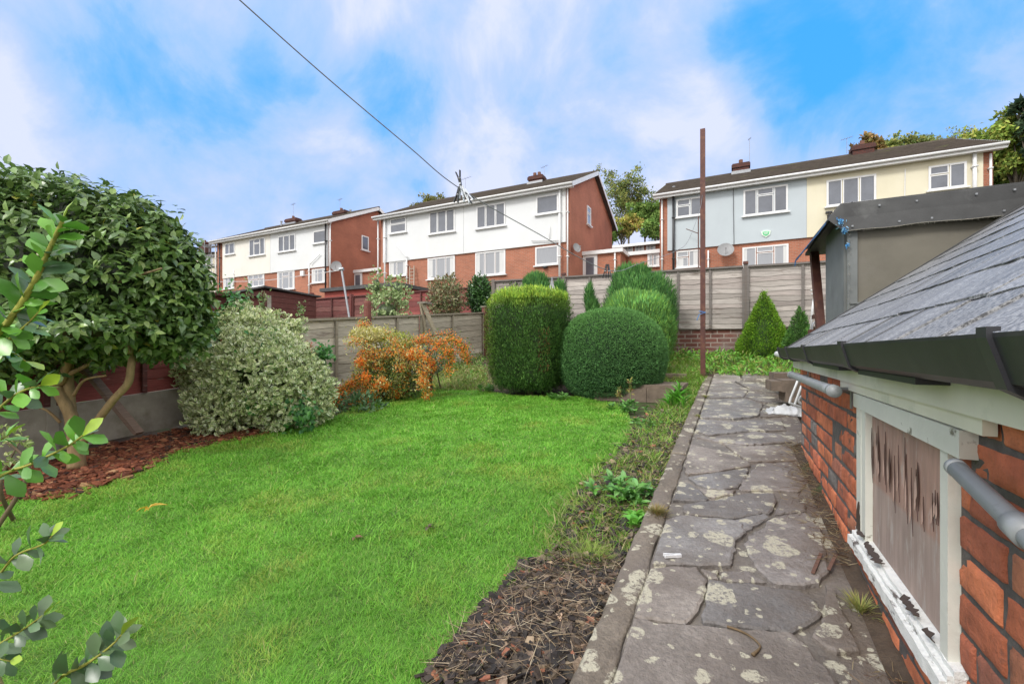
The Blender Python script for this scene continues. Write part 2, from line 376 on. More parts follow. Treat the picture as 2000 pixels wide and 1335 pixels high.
# warped direction so that the cloud edges are ragged
n0 = nd(nt, 'ShaderNodeTexNoise'); n0.inputs['Scale'].default_value = 2.6; n0.inputs['Detail'].default_value = 7; n0.inputs['Roughness'].default_value = .55; nt.links.new(D, n0.inputs['Vector'])
wv = nd(nt, 'ShaderNodeVectorMath', operation='MULTIPLY_ADD'); nt.links.new(n0.outputs['Color'], wv.inputs[0]); wv.inputs[1].default_value = (.26,)*3
of = nd(nt, 'ShaderNodeVectorMath', operation='SUBTRACT'); nt.links.new(D, of.inputs[0]); of.inputs[1].default_value = (.13,)*3; nt.links.new(of.outputs[0], wv.inputs[2])
nz = nd(nt, 'ShaderNodeVectorMath', operation='NORMALIZE'); nt.links.new(wv.outputs[0], nz.inputs[0]); wd = nz.outputs[0]
LOBES = [(1600, 60, 2, 12, .38), (1800, 40, 3, 14, .30), (1950, 160, 4, 15, .14), (1530, 130, 1, 7, .35), (770, 215, 0, 7, .38), (850, 270, 2, 9, .15), (560, 130, 1, 7, .28),
         (640, 290, 3, 13, .14), (330, 230, 3, 11, .20), (300, 60, 2, 11, .20), (1260, 240, 2, 7, .18), (1210, 60, 1, 4, .18), (960, 330, 4, 13, .15), (180, 40, 2, 9, .14),
         (1750, 230, 3, 13, .12), (450, 340, 4, 14, .12)]
acc = None
for L in LOBES:
    o = lobe(*L)
    if acc is None: acc = o
    else:
        a = nd(nt, 'ShaderNodeMath', operation='ADD'); nt.links.new(acc, a.inputs[0]); nt.links.new(o, a.inputs[1]); acc = a.outputs[0]
n1 = noise(nt, D, 4.2, 10, .60, .35)
a = nd(nt, 'ShaderNodeMath', operation='MULTIPLY_ADD'); nt.links.new(n1, a.inputs[0]); a.inputs[1].default_value = 1.7; a.inputs[2].default_value = -.78
b_ = nd(nt, 'ShaderNodeMath', operation='ADD'); nt.links.new(acc, b_.inputs[0]); nt.links.new(a.outputs[0], b_.inputs[1])
skyc = mixc(nt, 1, sky.outputs[0], (.10, .10, .10), 'MULTIPLY')        # the clear sky at strength 0.1
azure = mixc(nt, .80, skyc, (.03, .33, .86))
cl = ramp(nt, b_.outputs[0], [(0, (.50, .545, .715)), (.22, (.36, .46, .71)), (.6, (.20, .39, .74)), (1, (0.09, .33, .77))])
fin = mixc(nt, .55, cl, (0, 0, 0))
fz = ramp(nt, b_.outputs[0], [(.5, (0,)*3), (1.0, (.9,)*3)])
fin = mixc(nt, fz, cl, azure)
# unseen sky overhead and behind the camera: bright even cloud, added for neutral light
bd = nd(nt, 'ShaderNodeVectorMath', operation='DOT_PRODUCT'); nt.links.new(D, bd.inputs[0]); bd.inputs[1].default_value = tuple(np.array(-Fv*.75+Zv*.66))
bm = nd(nt, 'ShaderNodeMapRange', interpolation_type='SMOOTHSTEP'); nt.links.new(bd.outputs['Value'], bm.inputs['Value'])
bm.inputs['From Min'].default_value = -.05; bm.inputs['From Max'].default_value = .45; bm.inputs['To Max'].default_value = 1
cl2 = ramp(nt, n1, [(.3, (.95, .95, .94)), (.7, (1.3, 1.28, 1.24))])
fin = mixc(nt, bm.outputs['Result'], fin, cl2)
nt.links.new(fin, bg.inputs['Color']); bg.inputs['Strength'].default_value = 1.0
sl = bpy.data.lights.new('sun', 'SUN'); so = bpy.data.objects.new('sun', sl); COL.objects.link(so)
sl.energy = 1.4; sl.angle = math.radians(14); sl.color = (1, .97, .92)
sd = Vector((math.sin(SUN_AZ)*math.cos(SUN_EL), math.cos(SUN_AZ)*math.cos(SUN_EL), math.sin(SUN_EL)))
so.rotation_euler = sd.to_track_quat('Z', 'Y').to_euler()

# ---------------------------------------------------------------- scatter templates
def T_leaf(k=1.0, fold=.22, curl=-.15):
    """pointed oval leaf, [side, along, normal]"""
    ys = [0, .25, .6, 1.0]; ws = [.06, .42, .40, .02]
    V = []
    for y, wd_ in zip(ys, ws):
        c = curl*(y-.3)**2
        V += [(-wd_*k, y, c+fold*wd_), (0, y, c), (wd_*k, y, c+fold*wd_)]
    F = []
    for i in range(3):
        F += [(i*3, i*3+1, i*3+4, i*3+3), (i*3+1, i*3+2, i*3+5, i*3+4)]
    return np.array(V), np.array(F)
def T_small():
    V = [(0, 0, 0), (.38, .45, .10), (0, 1, -.05), (-.38, .45, .10)]
    return np.array(V, float), np.array([(0, 1, 2, 3)])
def T_blade(bend=.35):
    V = [(-.5, 0, 0), (.5, 0, 0), (.4, .55, bend*.3), (-.4, .55, bend*.3), (0, 1, bend)]
    return np.array(V, float), [np.array([(0, 1, 2, 3)]), np.array([(3, 2, 4)])]
def frames(A, N):
    A = A/(np.linalg.norm(A, axis=1)[:, None]+1e-9)
    N = N-A*(A*N).sum(1)[:, None]; N = N/(np.linalg.norm(N, axis=1)[:, None]+1e-9)
    return np.cross(A, N), A, N
def scatter(mb, T, O, A, N, L, W, col, tipcol=None):
    tv, tf = T
    if isinstance(tf, np.ndarray): tf = [tf]
    n = len(O); k = len(tv); S, A, N = frames(A, N)
    L = np.broadcast_to(L, (n,)); W = np.broadcast_to(W, (n,))
    V = O[:, None, :]+S[:, None, :]*(tv[None, :, 0:1]*W[:, None, None])+A[:, None, :]*(tv[None, :, 1:2]*L[:, None, None])+N[:, None, :]*(tv[None, :, 2:3]*L[:, None, None])
    base = (np.arange(n)*k)[:, None, None]
    F = [(base+f[None]).reshape(-1, f.shape[1]) for f in tf]
    C = np.repeat(np.asarray(col)[:, None, :], k, 1)
    if tipcol is not None:
        e = np.clip(np.abs(tv[None, :, 0:1])*4, 0, 1)*1.0; C = C*(1-e)+np.asarray(tipcol)[:, None, :]*e
    mb.V.append(V.reshape(-1, 3)); mb.C.append(C.reshape(-1, 3))
    for f in F: mb.F.append(f+mb.n); mb.M.append(np.zeros(len(f), int))
    mb.n += n*k
def rnd_unit(r, n):
    v = r.normal(size=(n, 3)); return v/np.linalg.norm(v, axis=1)[:, None]
def pick(r, n, cols, p=None, jit=.12):
    cols = np.array(cols, float); i = r.choice(len(cols), n, p=p)
    return cols[i]*(1+r.uniform(-jit, jit, (n, 1)))*(1+r.uniform(-.04, .04, (n, 3)))
# ================================================================ GROUND, LAWN, PATH
def grid_mesh(xs, ys, fz, col=(1, 1, 1)):
    X, Y = np.meshgrid(xs, ys); Z = fz(X, Y); V = np.stack([X, Y, Z], -1).reshape(-1, 3)
    nx, ny = len(xs), len(ys); i, j = np.meshgrid(np.arange(nx-1), np.arange(ny-1)); a = (j*nx+i).ravel()
    return V, np.stack([a, a+1, a+nx+1, a+nx], 1)
xs = np.unique(np.concatenate([np.linspace(-400, -30, 15), np.linspace(-30, -7, 24), np.linspace(-7, 3, 101), np.linspace(3, 25, 12), np.linspace(25, 400, 12)]))
ys = np.unique(np.concatenate([np.linspace(-300, -4, 12), np.linspace(-4, 12, 129), np.linspace(12, 60, 33), np.linspace(60, 600, 28), [9.88, 9.9, 9.92]]))
def fz(X, Y):
    near = (np.abs(X+2.5) < 5) & (Y > -3) & (Y < 9.8)
    bumpz = np.where(near, (fbm(X, Y, 3.0, 4)-.5)*.016, 0)
    under = np.where((X > -.5) & (X < 2.6) & (Y > -3) & (Y < 7.7), -.10, 0)     # cut away under the path and the shed
    return gz(X, Y)+bumpz+under
g = MB(); V, F = grid_mesh(xs, ys, fz); g.add(V, F); struct('ground', g, M['ground'], True)

def inpoly(x, y, poly):
    r = np.zeros(len(x), bool); n = len(poly)
    for i in range(n):
        x0, y0 = poly[i]; x1, y1 = poly[(i+1) % n]
        c = ((y0 > y) != (y1 > y)) & (x < (x1-x0)*(y-y0)/(y1-y0+1e-12)+x0); r ^= c
    return r
LP = [(0,985),(120,972),(250,930),(350,885),(420,866),(560,836),(650,822),(700,795),(780,775),(850,762),(940,767),(1010,778),(1130,780),(1200,792),(1238,832),
      (1228,868),(1175,920),(1140,965),(1105,1010),(1085,1060),(1050,1110),(1000,1160),(950,1210),(900,1255),(840,1335)]
lawn_poly = [tuple(G(u, v)[:2]) for u, v in LP]
lawn_poly = [(-5.1, .75)]+lawn_poly+[(-.62, .9), (-.60, -1.6), (-5.1, -1.6)]
lx = np.linspace(-5.2, -.3, 140); ly = np.linspace(-1.7, 6.6, 230)
def lz(X, Y): return gz(X, Y)+.026+(fbm(X, Y, 1.6, 9)-.5)*.03
V, F = grid_mesh(lx, ly, lz); cen = V[F].mean(1); keep = inpoly(cen[:, 0]+(vnoise(cen[:,0],cen[:,1],7,2)-.5)*.1, cen[:, 1]+(vnoise(cen[:,0],cen[:,1],7,5)-.5)*.1, lawn_poly)
F = F[keep]; us, inv = np.unique(F, return_inverse=True)
g = MB(); g.add(V[us], inv.reshape(F.shape)); struct('lawn', g, M['lawn'], True)

# ---- grass blades of the lawn
r = RS(3)
def grass(mb, x, y, zf, hmin, hmax, wid, cols, p=None, lean=.5, seed=0, r=r):
    n = len(x); z = zf(x, y)
    tuft = fbm(x, y, 5, seed+1); patch = fbm(x, y, 1.1, seed+2)
    H = (hmin+(hmax-hmin)*r.beta(2, 2.2, n))*(.6+.8*tuft)
    ang = fbm(x, y, 3.5, seed+5)*5*math.pi+r.normal(0, 1.7, n)
    ln = lean*(.35+r.rand(n)*.9)
    A = np.stack([np.cos(ang)*ln, np.sin(ang)*ln, np.ones(n)], 1)
    N = np.stack([np.cos(ang), np.sin(ang), np.full(n, -.2)], 1)+r.normal(0, .35, (n, 3))
    C = pick(r, n, cols, p, .16)*(.84+.32*patch)[:, None]
    yl = np.clip((fbm(x, y, 2.3, seed+8)-.555)*6, 0, 1)[:, None]*(r.rand(n, 1) > .4)
    C = C*(1-yl*.55)+np.array([.42, .44, .09])*yl*.55
    scatter(mb, T_blade(.45), np.stack([x, y, z-.004], 1), A, N, H, wid*(.7+.6*r.rand(n)), C)
GC = [(.185, .46, .045), (.155, .41, .038), (.235, .52, .065), (.31, .53, .08), (.44, .46, .18)]
GP = [.36, .28, .22, .11, .03]
N0 = 900000
x = r.uniform(-5.1, -.4, N0); y = r.uniform(-.6, 6.3, N0)
d = depth(x, y); ok = inpoly(x+r.normal(0, .035, N0), y+r.normal(0, .035, N0), lawn_poly) & (d > .5) & (r.rand(N0) < np.clip(2.2/np.maximum(d, .5), .45, 1))
x = x[ok]; y = y[ok]; d = d[ok]
g = MB(); grass(g, x, y, lambda a, b: lz(a, b), .016, .040, .0026*np.clip(d/2.2, .7, 2.4), GC, GP, .75)
# longer tufts
n = 15000; cx = r.uniform(-5, -.5, 900); cy = r.uniform(-.3, 6, 900); k = r.randint(0, 900, n)
x = cx[k]+r.normal(0, .035, n); y = cy[k]+r.normal(0, .035, n); ok = inpoly(x, y, lawn_poly); x, y = x[ok], y[ok]; d = depth(x, y)
grass(g, x, y, lz, .035, .075, .0032*np.clip(d/2.2, .7, 2), GC, GP, .8, 3)
tag(g.build('lawn_grass', M['grass']), kind='stuff', label='bright green unmown lawn grass between the two beds', cat='grass')

# ---- rough grass and weeds along the edges (strip between lawn and kerb)
def edge_pts(poly_px, n, r, jit=.05):
    pts = [G(u, v)[:2] for u, v in poly_px]; a = np.array(pts)
    lo, hi = a.min(0), a.max(0); x = r.uniform(lo[0], hi[0], n*4); y = r.uniform(lo[1], hi[1], n*4)
    k = inpoly(x+r.normal(0, jit, n*4), y+r.normal(0, jit, n*4), pts); return x[k][:n], y[k][:n]
g = MB(); r = RS(5)
WC = [(.15, .36, .04), (.26, .44, .06), (.40, .37, .14), (.50, .42, .24), (.20, .26, .06)]
for poly, n, h0, h1, pr in (
    ([(1100,985),(1200,895),(1290,840),(1330,850),(1290,960),(1240,1090),(1190,1120),(1080,1130),(1050,1080)], 17000, .03, .12, [.3, .25, .2, .15, .1]),
    ([(1310,780),(1345,730),(1378,735),(1372,760),(1330,840),(1290,850),(1250,880),(1210,880)], 6500, .04, .15, [.4, .35, .12, .05, .08]),
    ([(1280,705),(1330,690),(1378,700),(1378,740),(1330,800),(1300,775)], 3800, .05, .2, [.35, .4, .12, .08, .05]),
    ([(1120,1080),(1190,1080),(1195,1120),(1150,1140),(1125,1110)], 900, .05, .13, [.1, .45, .25, .1, .1]),
    ([(860,1290),(1010,1160),(1060,1110),(1080,1140),(1000,1210),(890,1335),(800,1335)], 6000, .03, .09, [.2, .2, .25, .25, .1]),
    ([(840,745),(870,715),(940,715),(960,765),(900,765),(830,770)], 4200, .05, .2, [.12, .30, .33, .10, .15])):
    x, y = edge_pts(poly, n, r, .06); d = depth(x, y)
    grass(g, x, y, gz, h0, h1, .0035*np.clip(d/2, .7, 2.2), WC, pr, .8, 11, r)
tag(g.build('rough_grass', M['grass']), kind='stuff', label='rough yellowing grass and weeds between lawn and path kerb', cat='grass')

# ---- mulch
def chips(name, poly_px, n, cols, p, s0, s1, seed, label, flat=.35, zoff=.0, extra=None):
    r = RS(seed); x, y = edge_pts(poly_px, n, r, .03) if not extra else extra(r, n)
    n = len(x); tv = np.array([(-.5,-.05,0),(-.3,-.5,.02),(.35,-.42,0),(.5,.1,.03),(.25,.5,0),(-.35,.4,.02)], float)
    tv = np.concatenate([tv+[0, 0, .10], tv*[.9, .9, 1]-[0, 0, .06]]); tf = [np.array([(0,1,2,3,4,5)]), np.array([(6,7,1,0),(7,8,2,1),(8,9,3,2),(9,10,4,3),(10,11,5,4),(11,6,0,5)])]
    a = r.uniform(0, 6.28, n); A = np.stack([np.cos(a), np.sin(a), r.normal(0, flat, n)], 1); N = np.stack([r.normal(0, flat, n), r.normal(0, flat, n), np.ones(n)], 1)
    L = r.uniform(s0, s1, n); O = np.stack([x, y, gz(x, y)+.012+r.rand(n)*.03+zoff], 1)
    g = MB(); scatter(g, (tv, tf), O, A, N, L, L*r.uniform(.35, .9, n), pick(r, n, cols, p, .25))
    return g, r
red = [(.20, .062, .030), (.13, .040, .022), (.30, .11, .055), (.06, .03, .022), (.36, .20, .10)]
RP = [(0,985),(0,930),(120,905),(250,870),(330,862),(430,850),(420,870),(350,890),(250,935),(120,978)]
def redpts(r, n):
    x = r.uniform(-5.5, -2.5, n*5); y = r.uniform(.1, 3.4, n*5)
    pp = [(-5.5, .1), (-5.5, 3.2), tuple(G(560, 842)[:2]), tuple(G(350, 890)[:2]), tuple(G(250, 938)[:2]), tuple(G(120, 980)[:2]), tuple(G(0, 990)[:2]), (-4.9, .6), (-5.0, .1)]
    k = inpoly(x+r.normal(0, .04, n*5), y+r.normal(0, .04, n*5), pp); return x[k][:n], y[k][:n]
g, r = chips('', None, 9000, red, [.34, .28, .2, .12, .06], .025, .075, 7, '', .30, 0, redpts)
tag(g.build('red_bark_mulch', M['chip']), kind='stuff', label='red brown bark chips under the camellia by the fence', cat='mulch')
dark = [(.030, .025, .024), (.045, .036, .032), (.08, .06, .048), (.15, .11, .08), (.30, .22, .15), (.30, .12, .07)]
BP = [(840,1335),(960,1215),(1050,1120),(1150,1105),(1205,1110),(1250,1030),(1300,900),(1340,820),(1240,830),(1225,870),(1175,925),(1120,1000),(1090,1060),(1000,1165),(900,1260)]
def darkpts(r, n):
    x1, y1 = edge_pts([(820,1345),(940,1215),(1040,1110),(1210,1100),(1180,1335),(1120,1345)], n*2//3, r, .03)
    x2, y2 = edge_pts([(1240,820),(1340,800),(1345,830),(1290,960),(1250,1040),(1210,1110),(1080,1110),(1130,980),(1225,870)], n//3, r, .03)
    return np.concatenate([x1, x2]), np.concatenate([y1, y2])
g, r = chips('', None, 9000, dark, [.36, .28, .17, .1, .05, .04], .014, .06, 8, '', .35, 0, darkpts)
# straw like bits
x, y = darkpts(r, 3600); n = len(x); a = r.uniform(0, 6.28, n)
O = np.stack([x, y, gz(x, y)+.03+r.rand(n)*.03], 1); A = np.stack([np.cos(a), np.sin(a), r.normal(0, .25, n)], 1)
scatter(g, T_blade(.2), O, A, rnd_unit(r, n), r.uniform(.03, .11, n), .0022, pick(r, n, [(.30, .22, .14), (.20, .14, .09), (.42, .34, .24), (.12, .08, .05)], None, .2))
tag(g.build('dark_bark_mulch', M['chip']), kind='stuff', label='dark wet bark and straw litter in the bed beside the kerb', cat='mulch')

# ---- path
PS, P0 = .083, -1.03
def pz(X, Y): return P0+PS*np.asarray(Y, float)
KX0, KX1, PX1 = -.415, -.315, .52
g = MB(); xs2 = np.linspace(KX1+.002, PX1, 36); ys2 = np.linspace(-1.6, 7.6, 300)
V, F = grid_mesh(xs2, ys2, lambda X, Y: pz(X, Y)-.003+(fbm(X, Y, 6, 2)-.5)*.008+np.clip((X-.30)/.12, 0, 1)*.02*fbm(X, Y, 4, 7))
g.add(V, F); g.box((KX1, 7.59, -.75), (PX1, 7.62, -.42)); pathobj = struct('path', g, M['pathbase'], True)
def path_hit(u, v):
    q = P(u, v, 1.0); t = P0/(q[2]-PS*q[1]); return (q*t)[:2]
Z7 = lambda a, b: (1100+a*.4758, 700+b*.4758)
STONES = [
 [(512,360),(640,385),(762,432),(768,446),(640,470),(512,480),(500,470)],
 [(512,492),(600,476),(762,455),(748,500),(715,533),(660,546),(600,540),(545,520)],
 [(800,435),(955,432),(1010,520),(965,552),(870,546),(722,545),(735,512)],
 [(470,522),(515,516),(562,548),(600,584),(585,590),(450,590)],
 [(560,542),(690,549),(706,546),(695,562),(620,575),(600,575)],
 [(496,606),(600,592),(750,562),(868,561),(878,590),(858,636),(700,664),(520,648),(490,634)],
 [(422,672),(500,652),(620,667),(740,692),(745,722),(715,760),(700,822),(688,862),(560,858),(360,850),(372,790)],
 [(862,660),(990,642),(1056,700),(1075,780),(1090,870),(1050,935),(960,945),(862,936),(800,878),(770,825),(746,782),(752,748),(820,700)],
 [(345,866),(440,862),(550,864),(590,920),(572,1000),(556,1045),(500,1100),(400,1092),(295,1068),(318,960)],
 [(598,922),(700,932),(800,940),(975,968),(1040,1010),(1060,1080),(1000,1110),(930,1130),(680,1114),(574,1094),(578,1020)],
 [(290,1080),(400,1098),(500,1108),(700,1122),(935,1140),(1000,1190),(1090,1290),(1140,1400),(180,1400),(240,1240)],
 [(652,882),(760,882),(838,932),(750,928),(650,912)],
 [(562,872),(640,878),(636,915),(604,914)],
 [(520,656),(700,672),(830,646),(848,660),(800,690),(745,716),(735,688),(620,664)],
 [(1075,945),(1110,955),(1180,1100),(1210,1210),(1120,1220),(1010,1150),(1060,1110),(1075,1060)],
 [(545,252),(700,262),(895,252),(918,298),(760,300),(600,318),(535,300)],
 [(548,325),(700,335),(775,304),(900,320),(940,348),(750,358),(640,345)],
 [(650,350),(750,366),(932,358),(962,424),(800,428),(765,428),(700,385)],
 [(572,172),(740,166),(820,192),(800,240),(700,252),(550,246)],
 [(825,190),(905,182),(930,240),(810,244)],
 [(595,110),(700,100),(760,130),(740,160),(575,165)],
 [(705,98),(850,100),(875,120),(890,172),(830,184),(750,160),(768,130)],
 [(600,62),(720,60),(730,92),(700,96),(596,104)],
 [(728,60),(860,58),(868,96),(740,92)],
 [(895,580),(985,600),(1000,632),(870,646),(885,600)]]
r = RS(12); g = MB()
def rough_poly(pts, r, amp=.006, seg=.03):
    out = []
    n = len(pts)
    for i in range(n):
        a = np.array(pts[i]); b = np.array(pts[(i+1) % n]); L = np.linalg.norm(b-a); m = max(1, int(L/seg))
        nrm = np.array([-(b-a)[1], (b-a)[0]])/(L+1e-9)
        for j in range(m):
            t = j/m; out.append(a+(b-a)*t+nrm*(r.normal(0, amp)))
    return np.array(out)
for si, st in enumerate(STONES):
    pts = [path_hit(*Z7(a, b)) for a, b in st]
    q = rough_poly(pts, r, .0042, .026); q[:, 0] = np.clip(q[:, 0], KX1+.012, .46)
    c = q.mean(0); h = .011+r.rand()*.007; t1, t2 = r.normal(0, .006, 2)
    n = len(q); inner = c+(q-c)*(1-.010/np.maximum(np.linalg.norm(q-c, axis=1), .03))[:, None]
    def lay(pp, dz): return np.stack([pp[:, 0], pp[:, 1], pz(0, pp[:, 1])+dz+(pp[:, 0]-c[0])*t1+(pp[:, 1]-c[1])*t2], 1)
    V = np.concatenate([lay(q, -.03), lay(q, h-.005), lay(inner, h)]); F = [tuple(range(2*n, 3*n))]
    for i in range(n):
        j = (i+1) % n; F += [(i, j, n+j, n+i), (n+i, n+j, 2*n+j, 2*n+i)]
    base = np.array([(.265, .24, .23), (.24, .228, .225), (.285, .25, .225), (.21, .197, .192)][r.randint(4)])
    g.add(V, F, base*(.78+r.rand()*.42))
fl = g.build('flagstones', M['flag'], pathobj)
# kerb: cast concrete lengths
kp = MB(); r = RS(4); y0 = -1.6
while y0 < 7.6:
    L = 1.5+r.rand()*1.2; y1 = min(y0+L, 7.6); m = 70
    yy = np.linspace(y0+.003, y1-.003, m); prof = [(KX0-.01, -.28), (KX0-.006, -.02), (KX0-.001, .004), (KX0+.006, .010), (KX0+.03, .012), (KX0+.06, .011), (KX1-.008, .010), (KX1-.002, .006), (KX1, -.05)]
    V = []; dz = r.normal(0, .003); dx = r.normal(0, .004)
    for t in yy:
        for (a, b) in prof: V.append((a+dx+(fbm(t, b*9, 14, 3)-.5)*.022, t, pz(0, t)+b+dz+(fbm(t, a*20, 22, 8)-.5)*.012))
    k = len(prof); F = [(i*k+j, (i+1)*k+j, (i+1)*k+j+1, i*k+j+1) for i in range(m-1) for j in range(k-1)]+[tuple(range(k)), tuple((m-1)*k+j for j in range(k-1, -1, -1))]
    kp.add(V, F); y0 = y1
struct('kerb', kp, mat_flag('kerb_concrete', False, (.19, .158, .125)), True)
# soil and litter along the shed wall
g = MB(); r = RS(21)
V, F = grid_mesh(np.linspace(.375, .432, 10), np.linspace(-1.5, 3.9, 260), lambda X, Y: pz(X, Y)+.006+np.clip((X-.375)/.05, 0, 1)*.030*(.4+fbm(X, Y, 7, 3)))
g.add(V, F); struct('soil_strip', g, M['ground'], True)
g = MB(); n = 1500; x = .42-np.abs(r.normal(0, .07, n)); y = r.uniform(.2, 3.9, n); a = r.uniform(0, 6.28, n)
clus = fbm(y*0, y, 2.3, 4) > .42; x, y, a = x[clus], y[clus], a[clus]; n = len(x)
scatter(g, T_blade(.25), np.stack([x, y, pz(x, y)+.02+r.rand(n)*.02], 1), np.stack([np.cos(a), np.sin(a), r.rand(n)*.35], 1), rnd_unit(r, n), r.uniform(.02, .10, n), .0025, pick(r, n, [(.30, .23, .13), (.20, .13, .07), (.10, .05, .03), (.36, .30, .18)], None, .2))
tag(g.build('dry_litter', M['grass']), kind='stuff', label='dry straw and leaf litter at the foot of the brick shed wall', cat='litter')
# ================================================================ HOUSES
def window(parent, plane, pos, rect_px, kind, matp='glass_dark', out=.05):
    """plane 'Y' faces -Y at y=pos, plane 'X' faces +X at x=pos; rect in photo pixels"""
    u0, v0, u1, v1 = rect_px
    if plane == 'Y':
        a0 = XonY(u0, pos); a1 = XonY(u1, pos); d0, d1 = depth(a0, pos), depth(a1, pos)
    else:
        a0 = YonX(u0, pos); a1 = YonX(u1, pos); d0, d1 = depth(pos, a0), depth(pos, a1)
    dm = (d0+d1)/2; zt = (HV-v0)/FPX*dm; zb = (HV-v1)/FPX*dm
    return window_m(parent, plane, pos, a0, a1, zb, zt, kind, matp, out)
def window_m(parent, plane, pos, a0, a1, zb, zt, kind, matp='glass_dark', out=.05, fw=.055):
    def bx(mb, x0, z0, x1, z1, n0, n1, col=(1, 1, 1)):
        if plane == 'Y': mb.box((x0, pos-n0, z0), (x1, pos-n1, z1), col)
        else: mb.box((pos+n0, x0, z0), (pos+n1, x1, z1), col)
    W, H = a1-a0, zt-zb; f = MB(); gl = []
    def frame(x0, z0, x1, z1, w_, n):
        bx(f, x0, z0, x0+w_, z1, 0, n); bx(f, x1-w_, z0, x1, z1, 0, n)
        bx(f, x0+w_, z0, x1-w_, z0+w_, 0, n); bx(f, x0+w_, z1-w_, x1-w_, z1, 0, n)
    frame(a0, zb, a1, zt, fw, out)
    cells = {'1': [(0, 0, 1, 1)], '2': [(0, 0, .45, 1), (.45, 0, 1, 1)], '3': [(0, 0, .33, 1), (.33, 0, .67, 1), (.67, 0, 1, 1)],
             '3t': [(0, 0, .31, 1), (.31, 0, .69, .72), (.31, .72, .69, 1), (.69, 0, 1, 1)],
             '2t': [(0, 0, .55, .62), (0, .62, .55, 1), (.55, 0, 1, 1)], 's': [(0, 0, 1, .62), (0, .62, 1, 1)],
             'g': [(0, 0, .33, .6), (.33, 0, .67, .6), (.67, 0, 1, .6), (0, .6, .33, 1), (.33, .6, .67, 1), (.67, .6, 1, 1)]}[kind]
    for (x0, y0, x1, y1) in cells:
        X0 = a0+W*x0+(.02 if x0 else fw*.8); X1 = a0+W*x1-(.02 if x1 < 1 else fw*.8)
        Z0 = zb+H*y0+(.02 if y0 else fw*.8); Z1 = zb+H*y1-(.02 if y1 < 1 else fw*.8)
        frame(X0, Z0, X1, Z1, .036, out-.006+(.0 if y1 < 1 else .004)); gl.append((X0+.036, Z0+.036, X1-.036, Z1-.036))
    o = f.build('window', M['upvc'], parent); o['_w'] = parent['_w']
    p = MB(); cu = MB(); rr = random.Random(int(abs(a0*100)))
    for (x0, z0, x1, z1) in gl:
        bx(p, x0, z0, x1, z1, 0, out-.028)
    pa = p.build('pane', M[matp], o); pa['_w'] = parent['_w']
    if matp == 'glass_pale' and len(gl) > 1 and plane == 'Y':
        for (x0, z0, x1, z1) in (gl[0], gl[-1]):
            c_ = MB()
            k = rr.uniform(.25, .6)*(x1-x0); xa = x0 if (x0, z0, x1, z1) == gl[0] else x1-k
            for q in range(4): bx(c_, xa+k*q/4, z0, xa+k*(q+1)/4, z1, out-.031, out-.024+.001*(q % 2))
            cc_ = c_.build('curtain', M['curtain'], o); cc_['_w'] = parent['_w']
    s = MB(); bx(s, a0-.08, zb-.06, a1+.08, zb-.004, 0, out+.09); s.build('sill', M['upvc'], o)
    return o
def pipe(parent, u, v0, v1, pos, r=.045, m='upvc', off=.12, name='downpipe', top=None, zt=None):
    X = XonY(u, pos); d = depth(X, pos); z0 = (HV-v0)/FPX*d if zt is None else zt; z1 = (HV-v1)/FPX*d
    pts = [(X, pos-off, z0), (X, pos-off, z1)]
    if top: pts = [(X-top, pos-off-.35, z0+.35), (X, pos-off, z0)]+pts[1:]
    g = MB(); g.tube(pts, r, 8); 
    for k in (.3, .75): g.box((X-r-.02, pos-off-.02-r, z1+(z0-z1)*k), (X+r+.02, pos, z1+(z0-z1)*k+.05))
    return g.build(name, M[m], parent, True)
